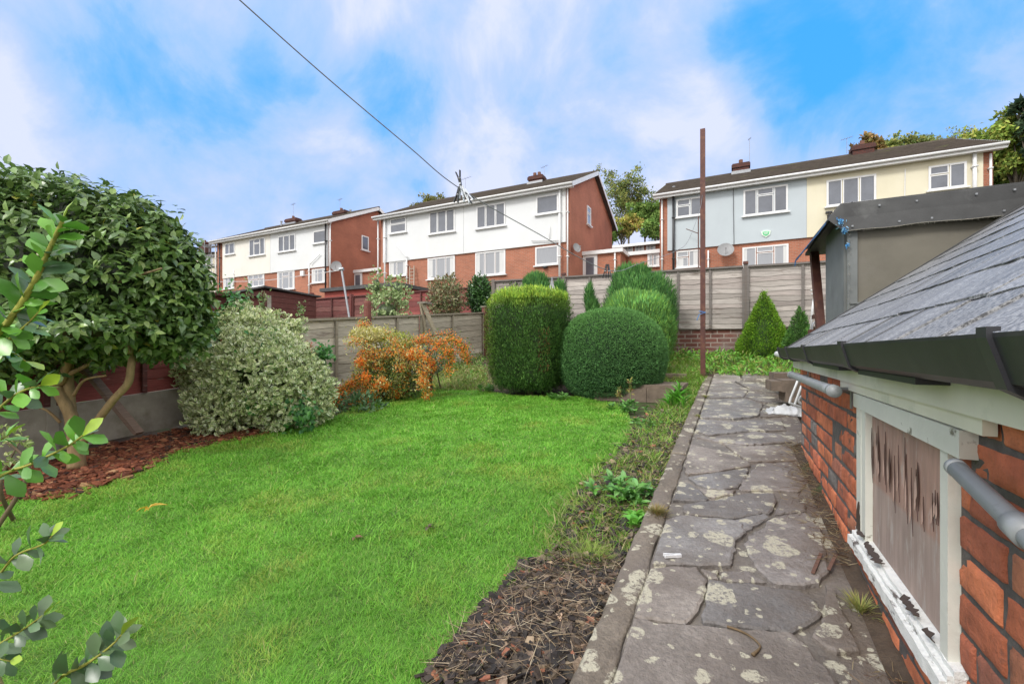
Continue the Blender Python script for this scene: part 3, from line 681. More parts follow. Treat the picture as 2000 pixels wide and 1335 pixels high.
def house(label, D, u0, u1, zf, zc, ze, rise, clads, dY=8.8, ov=.45, gv=.28):
    x0, x1 = XonY(u0, D), XonY(u1, D); D2 = D+dY; ym = (D+D2)/2
    t = thing('house', label, 'house', ((x0+x1)/2, ym, zf), 'semi detached houses on the slope')
    g = MB(); g.box((x0+.01, D, zf-2.5), (x1-.01, D2, ze-.02)); g.build('wall', M['brick_house'], t)
    # gable side walls, 1 cm proud
    zr = ze+rise
    for xa, xb in ((x1-.01, x1+.01), (x0-.01, x0+.01)):
        g = MB(); poly = [(xa, D+.004, zf-2.5), (xa, D2, zf-2.5), (xa, D2, ze), (xa, ym, zr-.10), (xa, D+.004, ze)]
        g.prism(poly, (xb-xa, 0, 0)); g.build('gable_wall', M['brick_side'], t)
    for ua, ub, m in clads:
        g = MB(); xa, xb = XonY(ua, D), XonY(ub, D); g.box((xa, D-.10, zc), (xb, D, ze-.16)); g.build('cladding', M[m], t)
    # roof
    g = MB(); th = .14; y0 = D-ov; y1 = D2+ov; sl = rise/(ym-D); zl = ze-ov*sl
    for ya, yb in ((y0, ym), (y1, ym)):
        V = [(x0-gv, ya, zl+.12), (x1+gv, ya, zl+.12), (x1+gv, yb, zr+.12), (x0-gv, yb, zr+.12)]
        g.prism(V if ya == y0 else V[::-1], (0, 0, -th))
    # tile courses as low steps
    n = 26
    for i in range(n):
        ta = i/n; yy = y0+(ym-y0)*ta; zz = zl+.12+(zr-zl)*ta
        g.beam((x0-gv+.01, yy+.02, zz+.014), (x1+gv-.01, yy+.02, zz+.014), .05, .03)
    g.tube([(x0-gv, ym, zr+.10), (x1+gv, ym, zr+.10)], .11, 8)
    rf = g.build('roof', M['roof'], t); rf['_w'] = t['_w']
    g = MB()   # soffit, fascia, barge boards
    g.box((x0-gv+.03, y0+.02, zl-.06), (x1+gv-.03, D-.101, zl-.03)); g.box((x0-gv+.03, y0-.005, zl-.10), (x1+gv-.03, y0+.018, zl+.10))
    for xa in (x0-gv, x1+gv):
        for ya in (y0, y1): g.beam((xa, ya, zl+.02), (xa, ym, zr+.02), .03, .22, up=(0, 0, 1))
    g.build('fascia', M['upvc'], t)
    g = MB(); g.tube([(x0-gv, y0-.07, zl+.06), (x1+gv, y0-.07, zl+.06)], .062, 8); g.build('gutter', M['upvc'], t, True)
    t2 = dict(x0=x0, x1=x1, D=D, D2=D2, ym=ym, zr=zr, zl=zl, ze=ze)
    return t, rf, t2
def chimney(rf, u0, u1, vt, vb, Y, pots=2, apron=True):
    a, b = onY(u0, vb, Y), onY(u1, vb, Y); d = depth((a[0]+b[0])/2, Y); zt = (HV-vt)/FPX*d; zb = min(a[2], b[2])
    w_ = b[0]-a[0]; g = MB(); g.box((a[0], Y-.3, zb-1), (b[0], Y+.3, zt-.30)); g.box((a[0]-.06, Y-.36, zt-.30), (b[0]+.06, Y+.36, zt-.12)); g.box((a[0]-.02, Y-.3, zt-.12), (b[0]+.02, Y+.3, zt-.04))
    c = g.build('chimney', M['brick_chim'], rf); c['_w'] = rf['_w']
    g = MB()
    for k in range(pots): g.ring([(.10, -.06), (.12, .0), (.105, .03), (.11, .22), (.09, .23), (.08, .1)], (a[0]+w_*(k+1)/(pots+1), Y, zt), 12)
    g.build('chimney_pot', mat_pot, rf, True)
    if apron:
        g = MB(); g.box((a[0]-.07, Y-.42, zb-.30), (b[0]+.07, Y-.31, zb+.22)); g.build('lead_apron', M['metal'], rf)
mat_pot = mat('chimney_pot_clay', (.13, .055, .035), .8, .3, 8)
def aerial(parent, u, v0, v1, Y, s=.5):
    a, b = onY(u, v1, Y), onY(u, v0, Y); g = MB(); g.tube([a, b], .012, 5); g.tube([b+[-s*.6, 0, -.03], b+[s*.6, 0, .06]], .012, 5)
    for k in range(5):
        c = b+np.array([-s*.6+s*1.2*k/4, 0, -.03+.09*k/4]); g.tube([c+[0, -.15, 0], c+[0, .15, .02]], .006, 4)
    return g.build('aerial', M['metal'], parent)
def vent(rf, u, v0, v1, Y):
    a, b = onY(u, v1, Y), onY(u, v0, Y); g = MB(); g.tube([a-[0, 0, .3], b], .07, 8); g.tube([b-[0, 0, .06], b+[0, 0, .02]], .10, 8); g.build('vent_pipe', M['metal'], rf)
def dish(parent, p, n, r=.30):
    n = np.array(n, float); n /= np.linalg.norm(n); s = np.cross(n, [0, 0, 1]); s /= np.linalg.norm(s); t = np.cross(s, n); V = []; F = []
    for i in range(5):
        rr = r*(i+.15)/4.15
        for k in range(18):
            a = k/18*6.2832; V.append(np.array(p)+(s*math.cos(a)*rr+t*math.sin(a)*rr)+n*(rr**2*.6))
    F = [(i*18+k, i*18+(k+1) % 18, (i+1)*18+(k+1) % 18, (i+1)*18+k) for i in range(4) for k in range(18)]
    g = MB(); g.add(np.array(V), F); g.add(np.array(V)-n*.008, [f[::-1] for f in F]); 
    e = np.array(p)+n*.32+[0, 0, -.05]; g.tube([np.array(p)-t*r*.8, e], .012, 5); g.tube([e, e-n*.07], .03, 6); g.tube([np.array(p), np.array(p)-n*.22], .02, 5)
    return g.build('satellite_dish', M['dish'], parent)

# ---- middle house
h2, rf, q = house('middle house with an all white upper floor and red brick gable on the right', 22, 744, 1113, 3.15, 5.64, 8.62, 2.05, [(750, 907, 'clad_white'), (907.5, 1106, 'clad_white')])
FD = 21.9
for rc, k in (((839,411,889,455),'3'), ((931,399,987.5,444),'3'), ((1047.5,381,1091,417.5),'1'), ((762.5,426,794,455),'s')): window(h2, 'Y', FD, rc, k)
for rc, k in (((761,510,794,539),'2'), ((836,502.5,889,544),'3'), ((929,491,987.5,537.5),'3'), ((1046,481,1091,517.5),'1')): window(h2, 'Y', 22, rc, k, 'glass_pale')
window(h2, 'X', q['x1']+.01, (1146,404,1153,440), 's', 'glass_pale')
pipe(h2, 1110, 372, 560, 22, .04, top=-.0, zt=8.4); pipe(h2, 1094.5, 377, 560, 21.9, .06, zt=8.4, name='soil_pipe'); pipe(h2, 741, 430, 580, 22, .045, zt=8.4); pipe(h2, 754, 430, 580, 21.9, .055, zt=8.4, name='soil_pipe')
pipe(h2, 797, 506, 560, 22, .04, name='waste_pipe')
g = MB(); a, b = onY(1038, 470, 21.8), onY(1092, 469, 21.8); g.tube([a, b], .03, 6); g.tube([onY(1073, 440, 21.8), onY(1073, 469, 21.8)], .02, 6); g.build('waste_pipe', M['upvc'], h2, True)
g = MB(); a, b, c = onY(774, 477, 21.8), onY(793, 501, 21.8), onY(797, 502, 21.8); g.tube([a, b, c], .03, 6); g.build('waste_pipe', M['upvc'], h2, True)
chimney(rf, 1036, 1062, 344, 362, 26.4); vent(rf, 1097, 358, 366, 24); aerial(rf, 1063, 326, 345, 26.4, .35); aerial(rf, 909, 349, 372, 26.4, .7)
dish(h2, onX(1126, 484, q['x1']+.25), (1, -.6, .3), .25)
g = MB(); p = onY(1065, 521, 21.95); g.box(p-[.12, .12, .05], p+[.12, .05, .03]); g.tube([p+[0, -.1, -.03], p+[.05, -.2, -.1]], .05, 6); g.build('security_light', M['black_pl'], h2)
# ---- left house
h1, rf, q1 = house('left house with its upper floor half beige and half white, grey dish by its gable', 22, 424, 645.5, 3.3, 5.85, 8.98, 2.0, [(437, 530, 'clad_beige'), (530.3, 643, 'clad_white')])
for rc, k in (((440,475,459,497),'2'), ((487.5,466,518,499),'3t'), ((544,459,577.5,491),'3'), ((612.5,450,637,475),'1')): window(h1, 'Y', FD, rc, k)
for rc, k in (((437.5,541,458,564),'2'), ((485,536,517,560),'g'), ((542.5,530,576,565),'3t'), ((610,525,636,552),'2')): window(h1, 'Y', 22, rc, k, 'glass_pale')
window(h1, 'X', q1['x1']+.01, (706,461,719.5,489), '1', 'glass_dark')
pipe(h1, 647.5, 440, 570, 22, .045, zt=8.7); pipe(h1, 638.5, 445, 570, 21.9, .055, 'black_pl', zt=8.7, name='soil_pipe'); pipe(h1, 424, 476, 590, 22, .045, zt=8.7); pipe(h1, 432, 476, 590, 22, .05, 'black_pl', zt=8.7, name='soil_pipe')
pipe(h1, 606.5, 515, 577, 22, .05, name='waste_pipe'); pipe(h1, 459.5, 528, 560, 22, .045, name='waste_pipe')
g = MB(); g.tube([onY(625, 496, 21.8), onY(608, 513, 21.8), onY(606.5, 516, 21.8)], .03, 6); g.build('waste_pipe', M['upvc'], h1, True)
chimney(rf, 563, 583, 427, 440, 26.4, 1); chimney(rf, 656, 678, 412, 425, 26.4, 1, False); vent(rf, 549.5, 432, 442, 25.4); vent(rf, 684.5, 410, 420, 27.5); vent(rf, 638, 431, 438, 24)
aerial(rf, 573, 399, 425, 26.4, .3); aerial(rf, 664, 390, 412, 26.4, .3)
dish(h1, onX(657, 520, q1['x1']+.5), (.7, -1, .25), .36)
g = MB(); p = onY(591.5, 533.5, 21.95); g.box(p-[.17, .1, .17], p+[.17, .04, .17]); tag(g.build('alarm_box', M['upvc'], h1), label='small white box on brick')
# ---- right house
h3, rf, q3 = house('house at the right, upper floor half pale blue and half cream, behind the weathered fence', 25, 1289, 1939, 3.15, 5.32, 8.35, 1.95, [(1304, 1575, 'clad_blue'), (1575.3, 1918, 'clad_cream')])
F3 = 24.9
for rc, k in (((1321,387,1371,423),'2t'), ((1452,366,1539,418),'3t'), ((1614,346.5,1711,399),'3'), ((1813,320.6,1887.5,369),'2t')): window(h3, 'Y', F3, rc, k)
for rc, k in (((1321,489,1366,522),'2t'), ((1450,480,1540,525),'3t'), ((1640,465,1720,515),'3')): window(h3, 'Y', 25, rc, k, 'glass_pale')
pipe(h3, 1293.5, 384, 560, 25, .045, zt=8.15); pipe(h3, 1316, 388, 560, 24.9, .06, 'black_pl', zt=8.15, name='soil_pipe'); pipe(h3, 1901, 320, 420, 24.9, .07, 'upvc', zt=8.15, name='soil_pipe'); pipe(h3, 1932, 320, 420, 25, .045, zt=8.0)
pipe(h3, 1383.5, 490, 560, 25, .04, name='waste_pipe')
g = MB(); g.tube([onY(1432, 362, 24.85), onY(1433.5, 478, 24.85)], .012, 5); g.build('cable', M['black_pl'], h3)
g = MB(); g.tube([onY(1768, 330, 24.86), onY(1767, 392, 24.86)], .018, 5); g.build('cable', M['upvc'], h3)
chimney(rf, 1431, 1463, 320, 342, 29.4, 1); chimney(rf, 1663, 1705, 284, 312, 29.4, 1); vent(rf, 1316, 365, 373, 27); vent(rf, 1901, 287, 296, 26.8)
aerial(rf, 1464, 272, 318, 29.4, .12); aerial(rf, 1654, 271, 300, 29.4, .4)
dish(h3, onY(1417, 489, 24.6), (.1, -1, .45), .38)
g = MB(); p = onY(1496, 456, 24.85); V = [p+[-.21, 0, .12], p+[0, 0, .16], p+[.21, 0, .12], p+[.17, 0, -.06], p+[0, 0, -.18], p+[-.17, 0, -.06]]; g.prism(V, (0, .06, 0), (.75, .85, .76))
V2 = [x_*1 for x_ in V]; c = sum(V)/6; V2 = [c+(x_-c)*.72+[0, -.012, 0] for x_ in V]; g.prism(V2, (0, .02, 0), (.12, .55, .25))
for k, wv_ in ((.035, .10), (-.02, .07)): g.box(c+[-wv_, -.022, k-.012], c+[wv_, -.006, k+.012], (.85, .9, .85))
tag(g.build('alarm_box', M['attr'], h3), label='white and green shield shaped alarm box')
g = MB(); p = onY(1619, 415, 24.85); g.box(p-[.13, .06, .03], p+[.13, .04, .05]); g.tube([p+[-.02, -.05, 0], p+[-.02, -.16, -.06], p+[0, -.16, -.14]], .02, 6); g.ring([(.03, .06), (.10, .0), (.09, -.22), (.05, -.28), (.01, -.30)], p+[0, -.16, -.16], 6); g.build('wall_lantern', M['black_pl'], h3)
# washing gear on the blue wall
g = MB(); g.tube([onY(1340, 447, 24.5), onY(1364, 456, 24.5)], .02, 5); g.tube([onY(1364, 423, 24.5), onY(1364, 540, 24.5)], .03, 6); g.build('bracket_pole', M['rust'], h3)
# ladder-like trellis against middle house
t = thing('ladder', 'small wooden ladder leaning on the middle house wall', 'ladder', onY(803, 560, 21.6))
g = MB(); L0, L1 = onY(800, 562, 21.6), onY(800.5, 520, 21.85); R0, R1 = onY(808.5, 561, 21.6), onY(809, 519, 21.85)
wood_c = (.36, .28, .22); g.beam(L0, L1, .06, .05, wood_c); g.build('rail', M['attr'], t); g = MB(); g.beam(R0, R1, .06, .05, wood_c); g.build('rail', M['attr'], t)
g = MB()
for k in range(6): f = (k+.6)/6.4; g.beam(L0+(L1-L0)*f, R0+(R1-R0)*f, .04, .05, wood_c)
g.build('rungs', M['attr'], t)

# ---- link buildings between the houses (flat roofs)
def link(label, xa, xb, Y, v_top_u, door=None, win=None, deep=5, zf=3.1, pipe_u=None):
    u, v = v_top_u; zt = onY(u, v, Y)[2]
    t = thing('link_building', label, 'outbuilding', ((xa+xb)/2, Y+deep/2, zf))
    g = MB(); g.box((xa, Y, zf-1.5), (xb, Y+deep, zt-.2)); g.build('wall', M['brick_house'], t)
    g = MB(); g.box((xa-.02, Y-.18, zt-.2), (xb+.16, Y+deep, zt)); g.build('roof', M['upvc'], t)
    if door:
        a, b = onY(door[0], door[1], Y), onY(door[2], door[3], Y); g = MB()
        g.box((a[0], Y-.06, a[2]), (b[0], Y-.002, b[2]-.0)); dr = g.build('door', M['upvc'], t); dr['_w'] = t['_w']
        g = MB(); w_ = b[0]-a[0]; g.box((a[0]+w_*.22, Y-.08, min(a[2], b[2])+.0), (b[0]-w_*.22, Y-.062, max(a[2], b[2])-.22)); g.build('pane', M['glass_dark'], dr)
    if win: window(t, 'Y', Y, win, '2', 'glass_pale')
    if pipe_u: pipe(t, pipe_u, v+6, v+60, Y, .045)
    return t
link('flat roofed brick link with a white door beside the middle house', q['x1']+.02, -5.53, 24.2, (1175, 489), (1139, 497, 1167, 560), pipe_u=1202)
link('flat roofed brick garage with a pale window left of the pale blue house', -5.50, q3['x0']-.03, 25.75, (1250, 491), win=(1265, 496, 1288, 520))
link('flat roofed brick link with a small white door between the left and middle houses', q1['x1']+.02, q['x0']-.03, 24.2, (715, 526), (692, 532, 708, 570))

# ---- terrace far behind, between the houses
t = thing('terrace_house', 'low grey roofed building seen between the middle and right houses', 'house', (-8, 46, 7.5))
g = MB(); g.box((-15, 45, 5), (0, 52, 10.45)); g.build('wall', M['brick_house'], t)
g = MB(); zt = 11.25; g.prism([(-15.3, 44.5, 10.35), (-15.3, 48.5, zt), (-15.3, 52.5, 10.35)], (15.6, 0, 0)); g.build('roof', mat('grey_tile', (.13, .125, .13), .8, .2, 2), t)
g = MB(); g.box((-15.3, 44.3, 10.25), (.3, 44.48, 10.5)); g.build('fascia', M['upvc'], t)
for u in (1196, 1218, 1240, 1262): window(t, 'Y', 45, (u, 479, u+18, 500), '2', 'glass_pale')
# ---- house at far left edge with scaffold tower
t = thing('house', 'partly hidden house behind scaffolding beyond the camellia', 'house', onY(390, 560, 27))
xa, xb = XonY(330, 27), XonY(421, 27); ztp = (HV-492)/FPX*depth(xb, 27)
g = MB(); g.box((xa, 27, 2), (xb, 34, ztp)); g.build('wall', M['clad_cream'], t)
g = MB(); zz = ztp; g.prism([(xa-.2, 26.5, zz-.1), (xa-.2, 30.5, zz+.7), (xa-.2, 34.5, zz-.1)], (xb-xa+.4, 0, 0)); rr_ = g.build('roof', M['roof'], t); rr_['_w'] = t['_w']
chimney(rr_, 394, 407, 473, 486, 29, 1, False)
for rc in ((398, 498, 416, 516), (398, 530, 416, 550)): window(t, 'Y', 27, rc, '2', 'glass_pale')
s = thing('scaffold', 'steel scaffold poles in front of the hidden left house', 'scaffold', onY(400, 575, 25.8))
g = MB()
for u in (396, 408, 421):
    for Y in (26.6, 25.6): X = XonY(u, 26); g.tube([(X, Y, 2.5), (X, Y, (HV-470)/FPX*depth(X, 26))], .03, 6)
g.build('upright', M['metal'], s); g = MB()
for v in (480, 500, 520, 545): a, b = onY(392, v, 25.55), onY(424, v-3, 25.55); g.tube([a, b], .03, 6); g.beam(a+[0, .5, -.05], b+[0, .5, -.05], .6, .04)
g.build('platform', M['metal'], s)
# ================================================================ BRICK SHED
XW = .42; SY1 = 3.8; SY0 = -1.6
shed = thing('brick_shed', 'red brick shed with a slate roof and a boarded window beside the path', 'shed', (1.5, 1.5, -1.0))
WY0, WY1, WZ0, WZ1 = 1.262, 2.045, -.690, -.172      # window opening incl. frame
ZT = -.085
g = MB()
XM = XW+.0045
for a, b in (((SY0, -1.5), (SY1, WZ0)), ((SY0, WZ0), (WY0, WZ1)), ((WY1, WZ0), (SY1, WZ1)), ((SY0, WZ1), (SY1, ZT))):
    g.box((XM, a[0], a[1]), (XM+.2, b[0], b[1]))
g.box((XM+.2, SY1-.02, -1.5), (2.9, SY1, ZT)); g.prism([(XM, SY1-.02, ZT), (3.0, SY1-.02, ZT), (2.55, SY1-.02, 1.30)], (0, .02, 0))
wall = g.build('wall', M['mortar'], shed); wall['_w'] = shed['_w']
# individual bricks (surface of the wall)
r = RS(31); g = MB()
BC = np.array([(.56, .165, .08), (.62, .195, .09), (.47, .14, .075), (.52, .20, .11), (.38, .14, .09), (.22, .195, .18)])
def brick(y0, y1, z0, z1, col):
    if y1-y0 < .025 or z1-z0 < .015: return
    nx, nz = 11, 7; yy = np.array([0, .035, .12, .25, .38, .5, .62, .75, .88, .965, 1]); zz = np.array([0, .08, .28, .5, .72, .92, 1])
    tl = r.normal(0, .0015); px = r.normal(0, .002); ch = r.rand()
    V = []
    for b in zz:
        for a in yy:
            Y = y0+(y1-y0)*a; Z = z0+(z1-z0)*b
            e = min(min(a, 1-a)*(y1-y0), min(b, 1-b)*(z1-z0)); k = max(0, 1-e/.007)
            dx = .006*k*k+(fbm(Y, Z, 30, 5)-.5)*.006+tl*(a-.5)+px
            if k > .9: Y += r.normal(0, .0011); Z += r.normal(0, .0009)
            if ch > .82 and a > .8 and b > .7: dx += .008
            V.append((XW+dx, Y, Z))
    F = [(j*nx+i, j*nx+i+1, (j+1)*nx+i+1, (j+1)*nx+i) for j in range(nz-1) for i in range(nx-1)]; F = [f[::-1] for f in F]
    n = len(V); ring = [i for i in range(nx)]+[j*nx+nx-1 for j in range(1, nz)]+[(nz-1)*nx+i for i in range(nx-2, -1, -1)]+[j*nx for j in range(nz-2, 0, -1)]
    for k_ in ring: V.append((XM+.02, V[k_][1], V[k_][2]))
    m = len(ring)
    for k_ in range(m): F.append((ring[k_], ring[(k_+1) % m], n+(k_+1) % m, n+k_))
    g.add(np.array(V), F, col)
RH = .0815; row = 0; z = ZT-.005
while z > -1.35:
    z1 = z-.005; z0 = z-RH+.0075+r.normal(0, .001); y = SY0+(.11 if row % 2 else 0)+r.normal(0, .01)
    while y < SY1:
        L = .225 if r.rand() > .27 else .11; ya = max(y, SY0)+.005+abs(r.normal(0, .0015)); yb = min(y+L, SY1)-.006
        k = r.choice(6, p=[.3, .27, .2, .12, .07, .04]); col = BC[k]*(.78+r.rand()*.42)
        za, zb = z0, z1
        segs = [(ya, yb)]
        if zb > WZ0 and za < WZ1-.02:
            segs = []
            if ya < WY0: segs.append((ya, min(yb, WY0-.004)))
            if yb > WY1: segs.append((max(ya, WY1+.004), yb))
        for s in segs: brick(s[0], s[1], za, zb, col)
        y += L
    z -= RH; row += 1
bk = g.build('brick_face', M['brick_near'], wall, True)
# fascia board (two boards) and gutter
g = MB(); g.box((.385, SY0, -.118), (.412, SY1+.12, .0)); g.build('fascia', M['fascia'], shed)
g = MB(); g.box((.398, 1.10, -.152), (.4185, 2.32, -.1185)); g.build('lower_fascia', M['fascia'], shed)
def ext_y(mb, prof, y0, y1, n=2, closed=False, col=(1, 1, 1), jit=0):
    yy = np.linspace(y0, y1, n); V = [(x, y, z) for y in yy for x, z in prof]; k = len(prof)
    F = [(i*k+j, i*k+(j+1) % k, (i+1)*k+(j+1) % k, (i+1)*k+j) for i in range(n-1) for j in range(k if closed else k-1)]
    if closed: F += [tuple(range(k))[::-1], tuple((n-1)*k+j for j in range(k))]
    mb.add(np.array(V), F, col)
gp = [(.384, .020), (.384, -.030), (.376, -.040), (.335, -.041), (.318, -.030), (.303, .012), (.300, .024), (.294, .024), (.294, .018), (.311, -.034), (.332, -.047), (.378, -.046), (.3845, -.0465)]
gp = [(x, z-.007 if z < -.02 else z) for x, z in gp]
g = MB(); ext_y(g, gp[:7], SY0, 4.08); ext_y(g, gp[6:], SY0, 4.08)
gut = g.build('gutter', M['gutter'], shed); gut['_w'] = shed['_w']
for yc in (-.1, .80, 1.70, 2.58, 3.42, 4.0):
    g = MB(); o = [(x-.006 if x < .33 else x, z_-.006) for x, z_ in gp[5:]]
    pr = [(.3845, -.0465), (.372, -.056), (.335, -.057), (.308, -.042), (.288, .018), (.288, .032), (.302, .032), (.302, .026), (.2945, .026), (.294, .018), (.311, -.034), (.332, -.047), (.3835, -.0465)]
    pr = [(x, z_-.007 if z_ < -.02 else z_) for x, z_ in pr]
    ext_y(g, pr, yc-(.028 if yc > 1 else .014), yc+(.028 if yc > 1 else .014), closed=True); g.build('bracket', M['black_pl'], gut)
# loose strap tails under the gutter seen below each joint
for ya, yb in ((1.19, 1.67), (1.95, 2.55)):
    g = MB(); g.box((.33, ya, -.068), (.384, yb, -.0545)); g.build('gutter_union', M['black_pl'], gut)
# end stub of white pipe beyond the gutter
g = MB(); g.tube([(.33, 4.0, -.03), (.31, 4.30, -.02)], .022, 10); g.build('pipe_stub', M['upvc'], shed)
# ---- slates
A35 = math.radians(35); ca, sa = math.cos(A35), math.sin(A35)
E0 = np.array([.350, 0, .012]); U = np.array([ca, 0, sa]); Nn = np.array([-sa, 0, ca]); RL = 2.75; VY = 4.0
g = MB(); g.prism([E0+[0, SY0, 0]-Nn*.02, E0+[0, VY-.02, 0]-Nn*.02, E0+[0, VY-.02, 0]+U*RL-Nn*.02, E0+[0, SY0, 0]+U*RL-Nn*.02], Nn*-.03)
rfo = g.build('roof', M['painted_grey'], shed); rfo['_w'] = shed['_w']
g = MB(); r = RS(8); ch_ = .205; i = 0
while i*ch_ < RL:
    y = SY0-r.rand()*.2; t0 = i*ch_-.02
    while y < VY:
        wd_ = .26+r.rand()*.05; y1 = min(y+wd_-.004, VY+.012); yy = np.linspace(y, y1, 7); lift = .0065+r.rand()*.002; tilt = r.normal(0, .0005)
        V = []
        e = r.normal(0, .0025)
        for layer in (0, 1):
            for k, yq in enumerate(yy):
                b0 = t0+e+r.normal(0, .0022); 
                for tt in (b0, t0+.12, t0+ch_+.10):
                    f = (tt-t0)/(ch_+.10); h = lift*(1-f)+.004+tilt*(k-3)
                    V.append(E0+np.array([0, yq, 0])+U*tt+Nn*(h-(.007 if layer == 0 else 0)))
        m = 21; F = []
        for k in range(6):
            for j in range(2):
                a = 21+k*3+j; F.append((a, a+3, a+4, a+1)[::-1])
            F.append((k*3, (k+1)*3, 21+(k+1)*3, 21+k*3)[::-1])
        F.append((0, 21, 22, 1)); F.append((1, 22, 23, 2)); F.append((18, 19, 40, 39)); F.append((19, 20, 41, 40))
        c = np.array([.135, .135, .142])*(.7+r.rand()*.6); 
        if y1-y > .03: g.add(np.array(V), F, c)
        y += wd_
    i += 1
g.build('slates', M['slate'], rfo)
# raised flashing board near the ridge of the slates and the verge strip
g = MB(); Pq = lambda t, y, h: E0+np.array([0, y, 0])+U*t+Nn*h
g.beam(Pq(-.01, VY+.012, .006), Pq(1.75, VY+.012, .010), .02, .02); g.build('verge_strip', M['felt'], rfo)
g = MB(); g.prism([Pq(1.72, 3.92, .03), Pq(1.72, 2.4, .03), Pq(1.79, 2.4, .06), Pq(1.79, 3.96, .06)], Nn*.06); g.build('ridge_flashing', M['felt'], rfo)
g = MB(); g.prism([Pq(1.70, 3.9, .095), Pq(1.70, 2.4, .095), Pq(1.75, 2.4, .10), Pq(1.75, 3.94, .10)], Nn*.01); g.build('flashing_trim', M['upvc'], rfo)
# ---- boarded window
wf = MB()
wf.box((.400, WY1-.062, WZ0+.03), (.44, WY1, WZ1-.035)); wf.box((.402, WY1-.062, WZ0+.03), (.425, WY1-.115, WZ1-.035))      # far jamb with inner strip
wn = wf.build('window_frame', M['white_paint'], shed); wn['_w'] = shed['_w']
jb = MB(); jb.box((.403, WY0, WZ0+.01), (.44, WY0+.040, WZ1-.035)); jb.build('jamb', M['white_paint'], wn)
g = MB(); g.prism([(.396, WY0-.075, WZ1-.040), (.396, WY1+.03, WZ1-.033), (.396, WY1+.03, WZ1+.016), (.396, WY0-.075, WZ1+.016)], (.045, 0, 0)); g.build('lintel_board', M['white_paint'], wn)
g = MB()
for k, (x_, za, zb) in enumerate(((.380, -.020, .006), (.391, -.002, .020), (.402, .016, .034))):
    n = 40; yy = np.linspace(WY0-.03, WY1+.03, n); V = []
    for y in yy:
        j = (fbm(y, k, 30, 3)-.5)*.010
        y += (.002*k if y > 1.6 else -.002*k)
        V += [(x_+j, y, WZ0+za-.008), (x_+j*.6, y, WZ0+zb+j*.5), (.452, y, WZ0+zb+.012)]
    F = [(i*3+j, (i+1)*3+j, (i+1)*3+j+1, i*3+j+1) for i in range(n-1) for j in range(2)]+[(0, 1, 2), ((n-1)*3, (n-1)*3+2, (n-1)*3+1)]; g.add(np.array(V), F)
g.box((.388, WY0-.026, WZ0-.03), (.43, WY1+.026, WZ0-.007))
g.build('sill', M['peel_paint'], wn)
# rotten wood patch on the jamb foot
g = MB(); q_ = rough_poly([(WY1-.058, WZ0+.04), (WY1-.004, WZ0+.035), (WY1-.01, WZ0+.13), (WY1-.045, WZ0+.15)], RS(2), .004, .012)
g.prism([(.3985, a, b) for a, b in q_], (.004, 0, 0), (.05, .03, .02)); 
# exposed dark wood along the sill
for k, (y, ln_, w_) in enumerate(((.05, .05, .005), (.16, .10, .006), (.46, .17, .008), (.68, .05, .005))):
    y += WY0; q_ = rough_poly([(.392-w_, y+.01), (.398, y-.01), (.402, y+ln_*.5), (.400, y+ln_), (.390-w_*.4, y+ln_*.9), (.394-w_, y+ln_*.5)], RS(k), .003, .010); g.prism([(a, b, WZ0+.0355+(a-.365)*.35) for a, b in q_], (0, 0, .003), (.06, .04, .03))
g.build('bare_wood', M['attr'], wn)
def mat_ply():
    m, nt, b = mat_new('peeling_plywood'); v = objco(nt, (6, 6, 1.0)); c = ramp(nt, noise(nt, v, 3, 6, .65), [(.3, (.30, .19, .16)), (.7, (.42, .29, .25))])
    zf = nd(nt, 'ShaderNodeSeparateXYZ'); g_ = nd(nt, 'ShaderNodeNewGeometry'); nt.links.new(g_.outputs['Position'], zf.inputs[0])
    f = ramp(nt, noise(nt, objco(nt, (10, 10, 1.6)), 4, 7, .75), [(.47, (0,)*3), (.6, (.8,)*3)])
    zr_ = nd(nt, 'ShaderNodeMapRange'); nt.links.new(zf.outputs[2], zr_.inputs[0]); zr_.inputs[1].default_value = -.36; zr_.inputs[2].default_value = -.52
    mu = nd(nt, 'ShaderNodeMath', operation='MULTIPLY'); nt.links.new(f, mu.inputs[0]); nt.links.new(zr_.outputs[0], mu.inputs[1])
    c = mixc(nt, mu.outputs[0], c, (.50, .48, .46)); nt.links.new(c, b.inputs['Base Color']); b.inputs['Roughness'].default_value = .75
    bump(nt, b, noise(nt, objco(nt, (25, 25, 2)), 6, 6, .7), .6, .003); return m
pl = MB(); pl.box((.425, WY0+.03, WZ0+.015), (.445, WY1-.04, WZ1-.03)); board = pl.build('plywood_board', mat_ply(), wn); board['_w'] = shed['_w']
g = MB(); r = RS(77)       # rippled veneer sheet with dark splits
ny_, nz_ = 40, 30; ya, yb, za, zb_ = WY0+.042, WY1-.064, WZ0+.04, WZ1-.04; V = []; Cc = []
for j in range(nz_):
    for i in range(ny_):
        y = ya+(yb-ya)*i/(ny_-1); z = za+(zb_-za)*j/(nz_-1); f = j/(nz_-1)
        rip = (fbm(y, z*.2, 40, 7)-.5)*.012*min(1, max(0, (f-.40)*4))
        V.append((.4225+rip*.6, y, z)); k = fbm(y*1.0, z*.25, 30, 4)
        Cc.append(np.array([.36, .225, .18])*(.75+.5*k) if f > .45 else np.array([.36, .27, .235])*(.8+.4*k))
g.add(np.array(V), [(j*ny_+i, (j+1)*ny_+i, (j+1)*ny_+i+1, j*ny_+i+1) for j in range(nz_-1) for i in range(ny_-1)], np.array(Cc)); g.build('veneer', M['veneer'], board)
g = MB(); y = ya+.03; i = 0
